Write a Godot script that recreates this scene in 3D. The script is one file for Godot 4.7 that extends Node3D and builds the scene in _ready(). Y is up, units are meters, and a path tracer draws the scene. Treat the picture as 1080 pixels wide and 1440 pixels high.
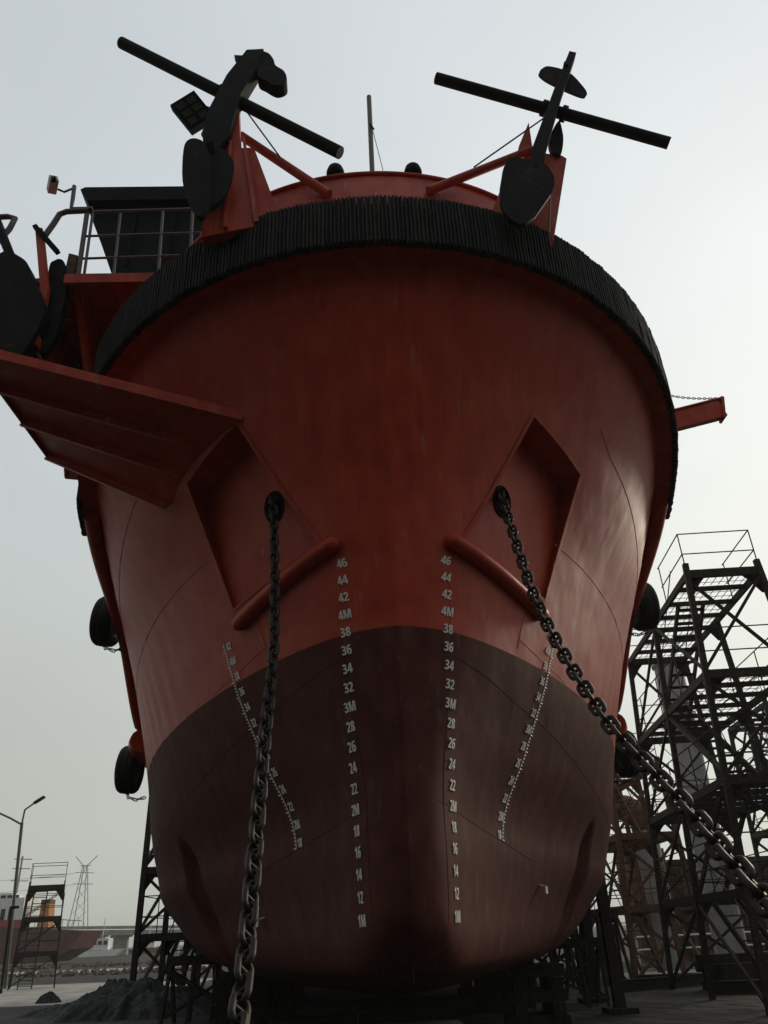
extends Node3D
# A red ship on a slipway, seen from under the bow. Metres, y up; the camera looks along -z and the ship's centre plane is x = 0.

const KEEL := 0.78
const PAINT := 4.5
var POCKET := PackedVector2Array([Vector2(1.92, 7.42), Vector2(2.71, 7.09), Vector2(2.03, 5.36), Vector2(0.84, 5.62)])   # outline of the anchor pocket, x and y on the shell
var counts := {}
var M := {}
var rng := RandomNumberGenerator.new()

# ---------------------------------------------------------------- mesh builder
class MB:
	var v := PackedVector3Array()
	var n := PackedVector3Array()
	func tri(a: Vector3, b: Vector3, c: Vector3, na: Vector3, nb: Vector3, nc: Vector3) -> void:
		if (b - a).cross(c - a).dot(na + nb + nc) > 0.0:
			v.append_array([a, c, b]); n.append_array([na, nc, nb])
		else:
			v.append_array([a, b, c]); n.append_array([na, nb, nc])
	func flat(a: Vector3, b: Vector3, c: Vector3, out: Vector3) -> void:
		var k := (b - a).cross(c - a)
		if k.length_squared() < 1e-16: return
		k = k.normalized()
		if k.dot(out) < 0.0: k = -k
		tri(a, b, c, k, k, k)
	func quad(a: Vector3, b: Vector3, c: Vector3, d: Vector3, out: Vector3) -> void:
		flat(a, b, c, out); flat(a, c, d, out)
	func box(t: Transform3D, s: Vector3) -> void:
		var h := s * 0.5
		var p := []
		for i in 8:
			p.append(t * Vector3(h.x if i & 1 else -h.x, h.y if i & 2 else -h.y, h.z if i & 4 else -h.z))
		var b := t.basis
		quad(p[0], p[1], p[3], p[2], -b.z); quad(p[4], p[5], p[7], p[6], b.z)
		quad(p[0], p[2], p[6], p[4], -b.x); quad(p[1], p[3], p[7], p[5], b.x)
		quad(p[0], p[1], p[5], p[4], -b.y); quad(p[2], p[3], p[7], p[6], b.y)
	func bar(a: Vector3, b: Vector3, w: float, h: float, up := Vector3.UP) -> void:
		var d := b - a
		var z := d.normalized()
		if absf(z.dot(up)) > 0.97: up = Vector3.RIGHT if absf(z.x) < 0.9 else Vector3.FORWARD
		var x := up.cross(z).normalized()
		box(Transform3D(Basis(x, z.cross(x), z), (a + b) * 0.5), Vector3(w, h, d.length()))
	func tube(pts: Array, r: float, k := 8, caps := true) -> void:
		var rings := []
		var dirs := []
		var up := Vector3.ZERO
		for i in pts.size():
			var d: Vector3 = (pts[mini(i + 1, pts.size() - 1)] - pts[maxi(i - 1, 0)]).normalized()
			if up == Vector3.ZERO:
				up = Vector3.UP if absf(d.y) < 0.9 else Vector3.RIGHT
			up = (up - d * up.dot(d)).normalized()
			var s := d.cross(up)
			var ring := []
			for j in k:
				var a := TAU * j / k
				ring.append(up * cos(a) + s * sin(a))
			rings.append(ring); dirs.append(d)
		for i in pts.size() - 1:
			for j in k:
				var q := (j + 1) % k
				var a: Vector3 = pts[i] + rings[i][j] * r
				var b: Vector3 = pts[i] + rings[i][q] * r
				var c: Vector3 = pts[i + 1] + rings[i + 1][q] * r
				var e: Vector3 = pts[i + 1] + rings[i + 1][j] * r
				tri(a, b, c, rings[i][j], rings[i][q], rings[i + 1][q])
				tri(a, c, e, rings[i][j], rings[i + 1][q], rings[i + 1][j])
		if caps:
			for e in [0, pts.size() - 1]:
				var out: Vector3 = dirs[e] * (-1.0 if e == 0 else 1.0)
				for j in k:
					flat(pts[e], pts[e] + rings[e][j] * r, pts[e] + rings[e][(j + 1) % k] * r, out)
	func prism(poly: Array, off: Vector3) -> void:          # a flat outline given real thickness, edges chamfered a little
		var nn: Vector3 = off.normalized()
		var c := Vector3.ZERO
		for p in poly: c += p
		c /= poly.size()
		var ax: Vector3 = (poly[1] - poly[0]).normalized()
		var ay := nn.cross(ax).normalized()
		ax = ay.cross(nn)
		var flat2 := PackedVector2Array()
		for p in poly: flat2.append(Vector2((p - c).dot(ax), (p - c).dot(ay)))
		var ids := Geometry2D.triangulate_polygon(flat2)
		for i in range(0, ids.size(), 3):
			flat(poly[ids[i]], poly[ids[i + 1]], poly[ids[i + 2]], -nn)
			flat(poly[ids[i]] + off, poly[ids[i + 1]] + off, poly[ids[i + 2]] + off, nn)
		var turn := 0.0
		for i in flat2.size(): turn += flat2[i].cross(flat2[(i + 1) % flat2.size()])
		for i in poly.size():
			var a: Vector3 = poly[i]
			var b: Vector3 = poly[(i + 1) % poly.size()]
			var out := (b - a).cross(nn) * (1.0 if turn > 0.0 else -1.0)
			quad(a, b, b + off, a + off, out)
	func lathe(t: Transform3D, prof: Array, k := 24) -> void: # prof: Vector2(radius, along y)
		var pn := []
		for i in prof.size():
			var d: Vector2 = prof[mini(i + 1, prof.size() - 1)] - prof[maxi(i - 1, 0)]
			pn.append(Vector2(d.y, -d.x).normalized())
		for j in k:
			var a0 := TAU * j / k
			var a1 := TAU * (j + 1) / k
			for i in prof.size() - 1:
				var q := []
				var w := []
				for e in [[i, a0], [i + 1, a0], [i + 1, a1], [i, a1]]:
					var p: Vector2 = prof[e[0]]
					var m: Vector2 = pn[e[0]]
					q.append(t * Vector3(p.x * cos(e[1]), p.y, p.x * sin(e[1])))
					w.append((t.basis * Vector3(m.x * cos(e[1]), m.y, m.x * sin(e[1]))).normalized())
				if (q[1] - q[0]).cross(q[2] - q[0]).length_squared() > 1e-16: tri(q[0], q[1], q[2], w[0], w[1], w[2])
				if (q[2] - q[0]).cross(q[3] - q[0]).length_squared() > 1e-16: tri(q[0], q[2], q[3], w[0], w[2], w[3])
	func sheet(rows: Array, out_hint: Callable, cut := PackedVector2Array()) -> void:     # smooth grid of points
		var R := rows.size()
		var Cn: int = rows[0].size()
		var nr := []
		for i in R:
			var line := []
			for j in Cn:
				var du: Vector3 = rows[mini(i + 1, R - 1)][j] - rows[maxi(i - 1, 0)][j]
				var dv: Vector3 = rows[i][mini(j + 1, Cn - 1)] - rows[i][maxi(j - 1, 0)]
				var k := du.cross(dv).normalized()
				if k.dot(out_hint.call(rows[i][j])) < 0.0: k = -k
				line.append(k)
			nr.append(line)
		for i in R - 1:
			for j in Cn - 1:
				if cut.size() > 0:
					var mid: Vector3 = (rows[i][j] + rows[i + 1][j + 1] + rows[i][j + 1] + rows[i + 1][j]) * 0.25
					if mid.z > -10.0 and mid.y > 5.2 and Geometry2D.is_point_in_polygon(Vector2(absf(mid.x), mid.y), cut): continue
				tri(rows[i][j], rows[i + 1][j], rows[i + 1][j + 1], nr[i][j], nr[i + 1][j], nr[i + 1][j + 1])
				tri(rows[i][j], rows[i + 1][j + 1], rows[i][j + 1], nr[i][j], nr[i + 1][j + 1], nr[i][j + 1])
	func mesh() -> ArrayMesh:
		var arr := []
		arr.resize(Mesh.ARRAY_MAX)
		arr[Mesh.ARRAY_VERTEX] = v
		arr[Mesh.ARRAY_NORMAL] = n
		var m := ArrayMesh.new()
		m.add_surface_from_arrays(Mesh.PRIMITIVE_TRIANGLES, arr)
		return m

# ---------------------------------------------------------------- node helpers
func numbered(parent: Node, called: String) -> String:
	var key := str(parent.get_instance_id()) + called
	var k: int = counts.get(key, 0)
	counts[key] = k + 1
	return called if k == 0 else "%s_%03d" % [called, k]

func tag(o: Node, label: String, category := "", group := "", kind := "") -> void:
	if label: o.set_meta("label", label)
	if category: o.set_meta("category", category)
	if group: o.set_meta("group", group)
	if kind: o.set_meta("kind", kind)

func thing(called: String, at: Vector3, label: String, category: String, group := "") -> Node3D:
	var o := Node3D.new()
	o.name = numbered(self, called)
	add_child(o)
	o.position = at
	tag(o, label, category, group)
	return o

func place(called: String, mesh: Mesh, mat: Material, parent: Node3D, t := Transform3D.IDENTITY) -> MeshInstance3D:
	var o := MeshInstance3D.new()
	o.mesh = mesh
	o.material_override = mat
	o.name = numbered(parent, called)
	parent.add_child(o)
	o.global_transform = t
	return o

func part(called: String, mb: MB, mat: Material, parent: Node3D) -> MeshInstance3D:  # vertices in world metres
	return place(called, mb.mesh(), mat, parent)

func bar_part(called: String, a: Vector3, b: Vector3, w: float, h: float, mat: Material, parent: Node3D, up := Vector3.UP) -> MeshInstance3D:
	var mb := MB.new()
	mb.bar(a, b, w, h, up)
	return part(called, mb, mat, parent)

func tube_part(called: String, pts: Array, r: float, mat: Material, parent: Node3D, k := 8) -> MeshInstance3D:
	var mb := MB.new()
	mb.tube(pts, r, k)
	return part(called, mb, mat, parent)

func prism_part(called: String, poly: Array, off: Vector3, mat: Material, parent: Node3D) -> MeshInstance3D:
	var mb := MB.new()
	mb.prism(poly, off)
	return part(called, mb, mat, parent)

func rounded(poly: Array, per := 4) -> Array:             # a smooth closed outline through the given corners
	var out := []
	var k := poly.size()
	for i in k:
		for q in per:
			out.append(poly[i].cubic_interpolate(poly[(i + 1) % k], poly[(i - 1 + k) % k], poly[(i + 2) % k], q / float(per)))
	return out

func at_f(poly: Array, f: float) -> Array:
	var r := []
	for p in poly: r.append(Vector3(p.x, p.y, -f))
	return r

# ---------------------------------------------------------------- materials
func lin(r: float, g: float, b: float) -> Color:
	return Color(r, g, b).linear_to_srgb()

func noise_tex(seed_: int, freq: float, octaves: int, stops: Array, size := 512) -> ImageTexture:
	var fn := FastNoiseLite.new()
	fn.seed = seed_
	fn.noise_type = FastNoiseLite.TYPE_SIMPLEX_SMOOTH
	fn.frequency = freq
	fn.fractal_octaves = octaves
	var src := fn.get_seamless_image(size, size).get_data()
	var lut := []
	for i in 256:
		var t := i / 255.0
		var k := 0
		while k < stops.size() - 2 and t > stops[k + 1][0]: k += 1
		var c: Color = stops[k][1].lerp(stops[k + 1][1], clampf((t - stops[k][0]) / (stops[k + 1][0] - stops[k][0]), 0, 1)).linear_to_srgb()
		lut.append([c.r8, c.g8, c.b8])
	var out := PackedByteArray()
	out.resize(size * size * 3)
	for i in size * size:
		var c: Array = lut[src[i]]
		out[i * 3] = c[0]; out[i * 3 + 1] = c[1]; out[i * 3 + 2] = c[2]
	var img := Image.create_from_data(size, size, false, Image.FORMAT_RGB8, out)
	img.generate_mipmaps()
	return ImageTexture.create_from_image(img)

func paint_tex(seed_: int, stops: Array, rust: Color, scuff: Color, size := 1024) -> ImageTexture:   # blotched paint with fine runs, rust spots and rubbed places
	var layers := []
	for e in [[0, 0.012, 5, 1], [1, 0.035, 3, 8], [2, 0.02, 4, 2], [3, 0.03, 4, 5]]:
		var fn := FastNoiseLite.new()
		fn.seed = seed_ * 10 + e[0]
		fn.noise_type = FastNoiseLite.TYPE_SIMPLEX_SMOOTH
		fn.frequency = e[1]
		fn.fractal_octaves = e[2]
		var img := fn.get_seamless_image(size, size / e[3])
		if e[3] > 1: img.resize(size, size, Image.INTERPOLATE_CUBIC)
		img.convert(Image.FORMAT_L8)
		layers.append(img.get_data())
	var lut := []
	for i in 256:
		var t := i / 255.0
		var k := 0
		while k < stops.size() - 2 and t > stops[k + 1][0]: k += 1
		lut.append(stops[k][1].lerp(stops[k + 1][1], clampf((t - stops[k][0]) / (stops[k + 1][0] - stops[k][0]), 0, 1)))
	var out := PackedByteArray()
	out.resize(size * size * 3)
	var a: PackedByteArray = layers[0]
	var b: PackedByteArray = layers[1]
	var c: PackedByteArray = layers[2]
	var d: PackedByteArray = layers[3]
	for i in size * size:
		var k: Color = lut[clampi(a[i] + (b[i] - 128) / 3, 0, 255)]
		if c[i] > 196: k = k.lerp(scuff, minf(0.6, (c[i] - 196) * 0.02))
		if d[i] > 206: k = k.lerp(rust, minf(0.75, (d[i] - 206) * 0.03))
		k = k.linear_to_srgb()
		out[i * 3] = k.r8; out[i * 3 + 1] = k.g8; out[i * 3 + 2] = k.b8
	var res := Image.create_from_data(size, size, false, Image.FORMAT_RGB8, out)
	res.generate_mipmaps()
	return ImageTexture.create_from_image(res)

func normal_tex(seed_: int, freq: float, octaves: int, strength: float, size := 512) -> ImageTexture:
	var fn := FastNoiseLite.new()
	fn.seed = seed_
	fn.noise_type = FastNoiseLite.TYPE_SIMPLEX_SMOOTH
	fn.frequency = freq
	fn.fractal_octaves = octaves
	var img := fn.get_seamless_image(size, size)
	img.convert(Image.FORMAT_RGBA8)
	img.bump_map_to_normal_map(strength)
	img.generate_mipmaps()
	return ImageTexture.create_from_image(img)

func mat(tex: Texture2D, scale: Vector3, rough: float, metal := 0.0, nrm: Texture2D = null, nscale := 1.0) -> StandardMaterial3D:
	var m := StandardMaterial3D.new()
	m.albedo_texture = tex
	m.uv1_triplanar = true
	m.uv1_world_triplanar = true
	m.uv1_scale = scale
	m.roughness = rough
	m.metallic = metal
	m.metallic_specular = 0.3
	if nrm:
		m.normal_enabled = true
		m.normal_texture = nrm
		m.normal_scale = nscale
	return m

func plain(c: Color, rough := 0.7, metal := 0.0) -> StandardMaterial3D:
	var m := StandardMaterial3D.new()
	m.albedo_color = c
	m.roughness = rough
	m.metallic = metal
	m.metallic_specular = 0.15
	return m

func make_materials() -> void:
	var dent := normal_tex(5, 0.012, 3, 3.0)
	var fine := normal_tex(6, 0.05, 4, 4.0)
	M.hull = mat(paint_tex(11, [[0.0, Color(0.29, 0.026, 0.012)], [0.4, Color(0.41, 0.042, 0.017)], [0.65, Color(0.46, 0.054, 0.021)], [0.85, Color(0.46, 0.078, 0.035)], [1.0, Color(0.42, 0.12, 0.07)]], Color(0.16, 0.045, 0.022), Color(0.40, 0.20, 0.15)), Vector3(0.25, 0.125, 0.25), 0.47, 0.0, dent, 0.4)
	M.bottom = mat(paint_tex(12, [[0.0, Color(0.060, 0.016, 0.013)], [0.5, Color(0.092, 0.026, 0.020)], [0.75, Color(0.11, 0.034, 0.026)], [1.0, Color(0.13, 0.058, 0.045)]], Color(0.035, 0.02, 0.015), Color(0.15, 0.11, 0.09)), Vector3(0.28, 0.14, 0.28), 0.68, 0.0, dent, 0.45)
	M.bottom.metallic_specular = 0.2
	M.red = M.hull
	M.bulwark = M.hull
	M.rubber = mat(noise_tex(14, 0.03, 4, [[0.0, Color(0.010, 0.010, 0.009)], [0.6, Color(0.019, 0.019, 0.017)], [1.0, Color(0.045, 0.042, 0.034)]]), Vector3(1.2, 0.5, 1.2), 0.8, 0.0, fine, 0.4)
	M.rubber_worn = mat(noise_tex(15, 0.03, 4, [[0.0, Color(0.018, 0.018, 0.015)], [0.6, Color(0.04, 0.038, 0.032)], [1.0, Color(0.075, 0.06, 0.045)]]), Vector3(1.2, 0.5, 1.2), 0.85, 0.0, fine, 0.4)
	M.black = mat(noise_tex(16, 0.03, 3, [[0.0, Color(0.006, 0.007, 0.007)], [0.7, Color(0.012, 0.013, 0.012)], [1.0, Color(0.03, 0.024, 0.02)]]), Vector3(0.9, 0.9, 0.9), 0.7, 0.0, fine, 0.3)
	M.black.metallic_specular = 0.15
	M.anchor = mat(noise_tex(32, 0.012, 4, [[0.0, Color(0.009, 0.009, 0.009)], [0.6, Color(0.015, 0.0145, 0.014)], [0.8, Color(0.026, 0.019, 0.016)], [1.0, Color(0.05, 0.03, 0.022)]]), Vector3(0.35, 0.25, 0.35), 0.7, 0.0, fine, 0.15)
	M.anchor.metallic_specular = 0.2
	M.chain = mat(noise_tex(17, 0.05, 4, [[0.0, Color(0.012, 0.010, 0.008)], [0.5, Color(0.028, 0.023, 0.018)], [0.8, Color(0.06, 0.048, 0.038)], [1.0, Color(0.10, 0.08, 0.065)]]), Vector3(3, 3, 3), 0.55, 0.25, fine, 0.5)
	M.galv = mat(noise_tex(18, 0.04, 3, [[0.0, Color(0.07, 0.06, 0.055)], [1.0, Color(0.14, 0.13, 0.12)]]), Vector3(1, 1, 1), 0.5, 0.4)
	M.steel = mat(noise_tex(19, 0.02, 4, [[0.0, Color(0.013, 0.011, 0.009)], [0.45, Color(0.025, 0.020, 0.016)], [0.75, Color(0.045, 0.030, 0.021)], [1.0, Color(0.085, 0.05, 0.03)]]), Vector3(0.7, 0.7, 0.7), 0.75, 0.0, fine, 0.3)
	M.mark = mat(noise_tex(20, 0.04, 3, [[0.0, Color(0.5, 0.46, 0.40)], [0.4, Color(0.80, 0.77, 0.70)], [1.0, Color(0.86, 0.84, 0.78)]]), Vector3(3, 3, 3), 0.6)
	M.ground = mat(noise_tex(21, 0.008, 6, [[0.0, Color(0.012, 0.011, 0.010)], [0.4, Color(0.022, 0.020, 0.017)], [0.65, Color(0.035, 0.032, 0.027)], [1.0, Color(0.065, 0.058, 0.048)]], 1024), Vector3(0.045, 0.045, 0.045), 0.85, 0.0, fine, 0.6)
	M.concrete = mat(noise_tex(22, 0.01, 5, [[0.0, Color(0.17, 0.16, 0.14)], [0.5, Color(0.28, 0.265, 0.235)], [1.0, Color(0.36, 0.34, 0.30)]]), Vector3(0.12, 0.12, 0.12), 0.85)
	M.timber = mat(noise_tex(24, 0.02, 4, [[0.0, Color(0.012, 0.010, 0.008)], [0.6, Color(0.028, 0.021, 0.015)], [1.0, Color(0.055, 0.04, 0.028)]]), Vector3(1.0, 0.3, 1.0), 0.85, 0.0, fine, 0.5)
	M.tarp = mat(noise_tex(25, 0.02, 4, [[0.0, Color(0.012, 0.016, 0.013)], [0.6, Color(0.022, 0.030, 0.024)], [1.0, Color(0.06, 0.065, 0.052)]]), Vector3(0.6, 0.6, 0.6), 0.7, 0.0, fine, 0.6)
	M.house = plain(lin(0.008, 0.012, 0.011), 0.6)
	M.white = mat(noise_tex(26, 0.02, 3, [[0.0, Color(0.5, 0.49, 0.46)], [1.0, Color(0.78, 0.77, 0.74)]]), Vector3(0.3, 0.3, 0.3), 0.5)
	M.orange = plain(lin(0.40, 0.17, 0.05), 0.6)
	M.far_red = mat(noise_tex(27, 0.01, 4, [[0.0, Color(0.06, 0.02, 0.024)], [1.0, Color(0.12, 0.034, 0.036)]]), Vector3(0.1, 0.1, 0.1), 0.6)
	M.pipe = mat(noise_tex(28, 0.012, 4, [[0.0, Color(0.16, 0.15, 0.13)], [0.5, Color(0.27, 0.265, 0.25)], [1.0, Color(0.34, 0.335, 0.32)]]), Vector3(0.3, 0.15, 0.3), 0.65)
	M.rust = mat(noise_tex(29, 0.03, 4, [[0.0, Color(0.05, 0.025, 0.015)], [0.6, Color(0.12, 0.06, 0.035)], [1.0, Color(0.18, 0.11, 0.07)]]), Vector3(0.6, 0.6, 0.6), 0.8)
	M.stone = mat(noise_tex(30, 0.03, 4, [[0.0, Color(0.035, 0.027, 0.022)], [1.0, Color(0.13, 0.10, 0.085)]]), Vector3(0.5, 0.5, 0.5), 0.9)
	M.hall = mat(noise_tex(31, 0.02, 4, [[0.0, Color(0.028, 0.028, 0.028)], [0.6, Color(0.045, 0.045, 0.044)], [1.0, Color(0.07, 0.06, 0.05)]]), Vector3(0.2, 0.08, 0.2), 0.75)
	M.lens = plain(lin(0.05, 0.05, 0.043), 0.25)
	M.glass = plain(lin(0.02, 0.025, 0.03), 0.1)

# ---------------------------------------------------------------- hull form
var HY := [.78, .95, 1.3, 1.8, 2.57, 3.5, 4.5, 6.0, 7.5, 9.0, 10.0]
var HP := [
	[15.0, 11.2, 8.35, 7.86, 7.8, 7.8, 7.8, 7.68, 7.35, 6.9, 6.6],
	[9.0, 12.0, 14.6, 14.4, 13.5, 12.8, 12, 10.2, 7.6, 5.6, 5.4],
	[1.6, 1.6, 1.65, 1.7, 1.7, 1.74, 1.78, 1.85, 1.95, 2.05, 2.05],
	[0.8, 0.9, 1.0, 1.12, 1.14, .95, .78, .68, .58, .5, .5],
	[1.6, 3.0, 3.9, 4.5, 4.95, 5.0, 4.95, 4.98, 5.02, 5.1, 5.1],
	[.1, .2, .34, .28, .27, .26, .24, .18, .1, .05, .05]]
var SF := [6.7, 9.3, 12.0, 13.9, 15.2, 16.7, 18.0, 60.0]
var SY := [9.06, 8.57, 8.0, 7.6, 7.15, 5.95, 5.6, 5.6]
var table := []

func herm(xs: Array, ys: Array, x: float) -> float:
	var k := xs.size()
	if x <= xs[0]: return ys[0]
	if x >= xs[k - 1]: return ys[k - 1]
	var i := 0
	while xs[i + 1] < x: i += 1
	var h: float = xs[i + 1] - xs[i]
	var g := []
	for e in [i, i + 1]:
		var dl: float = (ys[e] - ys[e - 1]) / (xs[e] - xs[e - 1]) if e > 0 else (ys[1] - ys[0]) / (xs[1] - xs[0])
		var dr: float = (ys[e + 1] - ys[e]) / (xs[e + 1] - xs[e]) if e < k - 1 else dl
		g.append(0.0 if dl * dr <= 0.0 else 2.0 * dl * dr / (dl + dr))
	var t: float = (x - xs[i]) / h
	var t2 := t * t
	var t3 := t2 * t
	return ys[i] * (2 * t3 - 3 * t2 + 1) + h * g[0] * (t3 - 2 * t2 + t) + ys[i + 1] * (3 * t2 - 2 * t3) + h * g[1] * (t3 - t2)

func make_table() -> void:
	for i in 924:
		var y := KEEL + i * 0.01
		var row := []
		for p in HP: row.append(herm(HY, p, y))
		table.append(row)

func prm(y: float) -> Array:
	var u := clampf((y - KEEL) * 100.0, 0.0, 921.99)
	var i := int(u)
	var w := u - i
	var a: Array = table[i]
	var b: Array = table[i + 1]
	return [lerpf(a[0], b[0], w), lerpf(a[1], b[1], w), lerpf(a[2], b[2], w), lerpf(a[3], b[3], w), lerpf(a[4], b[4], w), lerpf(a[5], b[5], w)]

func half_of(p: Array, t: float) -> float:
	if t <= 0.0: return 0.0
	return p[4] * pow(1.0 - pow(maxf(0.0, 1.0 - t / p[1]), p[2]), p[3]) + p[5] * (1.0 - exp(-t / 0.12))

func half(y: float, f: float) -> float:
	var p := prm(y)
	return half_of(p, f - p[0])

func sheer(f: float) -> float:
	return herm(SF, SY, f)

func hull_normal(y: float, f: float, side: float) -> Vector3:
	var by := (half(y + 0.03, f) - half(y - 0.03, f)) / 0.06
	var bf := (half(y, f + 0.03) - half(y, f - 0.03)) / 0.06
	return Vector3(side, -by, bf).normalized()

func hull_pt(y: float, f: float, side: float, off := 0.0) -> Vector3:
	return Vector3(side * half(y, f), y, -f) + (hull_normal(y, f, side) * off if off != 0.0 else Vector3.ZERO)

func f_for(y: float, b: float) -> float:
	var lo: float = prm(y)[0]
	var hi := 20.0
	for i in 40:
		var m := (lo + hi) * 0.5
		if half(y, m) < b: lo = m
		else: hi = m
	return lo

# ---------------------------------------------------------------- the ship
func build_ship() -> Node3D:
	var ship := thing("ship", Vector3(0, KEEL, -24), "large red hulled ship on the slipway with flared bow towards the viewer", "ship")
	# columns of the shell, dense at the stem and round the thruster tunnel
	var ts := []
	var t := 0.0
	while t < 32.0:
		ts.append(t)
		t += 0.004 + t * 0.10 if t < 0.3 else (0.034 if t < 2.3 else 0.075 if t < 9.5 else (0.4 if t < 14.0 else 1.5))
	for piece in 2:
		for side in [-1.0, 1.0]:
			var rows := []
			var nrow := 70 if piece == 0 else 130
			for i in nrow + 1:
				var u := float(i) / nrow
				var line := []
				for tt in ts:
					var y := 0.0
					var f := 9.0
					if piece == 0:
						y = lerpf(KEEL, PAINT, pow(u, 1.25))
						f = prm(y)[0] + tt
					else:
						for it in 3:
							y = lerpf(PAINT, maxf(sheer(f), PAINT + 0.5), u)
							f = prm(y)[0] + tt
					var p := hull_pt(y, f, side)
					if i == 0 and piece == 0: p.x = 0.0 if tt == 0.0 else p.x
					# plating: faint hollows between frames, and the thruster recess
					if tt > 2.0 and y > 1.6 and tt < 14.0:
						var hollow := 0.5 + 0.5 * cos(TAU * f / 0.6)
						p.x -= side * 0.011 * hollow * smoothstep(2.0, 4.0, tt) * (0.5 + 0.5 * sin(y * 2.3 + f * 0.7))
					var ex := (y - 2.12) / 0.95
					var ez := (f - 13.9 + (y - 2.12) * 0.15) / 0.5
					var rr := sqrt(ex * ex + ez * ez)
					if rr < 1.15 and piece == 0:
						p.x -= side * 0.2 * smoothstep(1.12, 0.8, rr)
					line.append(p)
				rows.append(line)
			# the shell is cut away at the anchor pockets
			var mb := MB.new()
			mb.sheet(rows, func(_p): return Vector3(side, -0.2, 0.3), POCKET if piece == 1 else PackedVector2Array())
			part("topside_plating" if piece == 1 else "bottom_plating", mb, M.hull if piece == 1 else M.bottom, ship)
	# flat keel plate and transom close the shell
	var mbk := MB.new()
	var prev := []
	for tt in ts:
		var f: float = prm(KEEL)[0] + tt
		var b := half(KEEL, f)
		var cur := [Vector3(-b, KEEL, -f), Vector3(b, KEEL, -f)]
		if prev: mbk.quad(prev[0], prev[1], cur[1], cur[0], Vector3.DOWN)
		prev = cur
	part("keel_plate", mbk, M.bottom, ship)
	var mbt := MB.new()
	mbt.box(Transform3D(Basis.IDENTITY, Vector3(0, 3.3, -39.4)), Vector3(10.2, 4.6, 0.1))
	part("transom", mbt, M.hull, ship)
	# deck
	var mbd := MB.new()
	prev = []
	var f := 6.98
	while f < 39.0:
		var y := sheer(f) - 0.03
		var b := half(y, f)
		var cur := [Vector3(-b, y, -f), Vector3(b, y, -f)]
		if prev: mbd.quad(prev[0], prev[1], cur[1], cur[0], Vector3.UP)
		prev = cur
		f += 0.15 if f < 18.0 else 2.0
	part("deck", mbd, M.red, ship)
	build_fender(ship)
	build_belting(ship)
	build_marks(ship)
	build_seams(ship)
	build_hawse(ship)
	build_stands(ship)
	build_platform(ship)
	build_ship_top(ship)
	return ship

func sheer_path(fend: float, step: float) -> Array:      # [point, outward] along the deck edge, from viewer's left to right
	var half_pts := []
	var f: float = 6.905
	for it in 8: f = prm(sheer(f))[0]
	var f0 := f
	var w := 0.0
	while f < fend:
		half_pts.append(Vector3(half(sheer(f), f), sheer(f), -f))
		w += 0.03
		f = f0 + w * w
	var full := []
	for i in range(half_pts.size() - 1, 0, -1): full.append(half_pts[i] * Vector3(-1, 1, 1))
	for p in half_pts: full.append(p)
	# resample by length
	var out := []
	var acc := 0.0
	var want := 0.0
	for i in full.size() - 1:
		var a: Vector3 = full[i]
		var b: Vector3 = full[i + 1]
		var l := a.distance_to(b)
		while want <= acc + l:
			out.append(a.lerp(b, (want - acc) / l))
			want += step
		acc += l
	var res := []
	for i in out.size():
		var d: Vector3 = out[mini(i + 2, out.size() - 1)] - out[maxi(i - 2, 0)]
		var nn := Vector3(-d.z, 0, d.x).normalized()
		if nn.dot(Vector3(out[i].x, 0, 3.0)) < 0.0: nn = -nn
		res.append([out[i], nn, d.normalized()])
	return res

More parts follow.
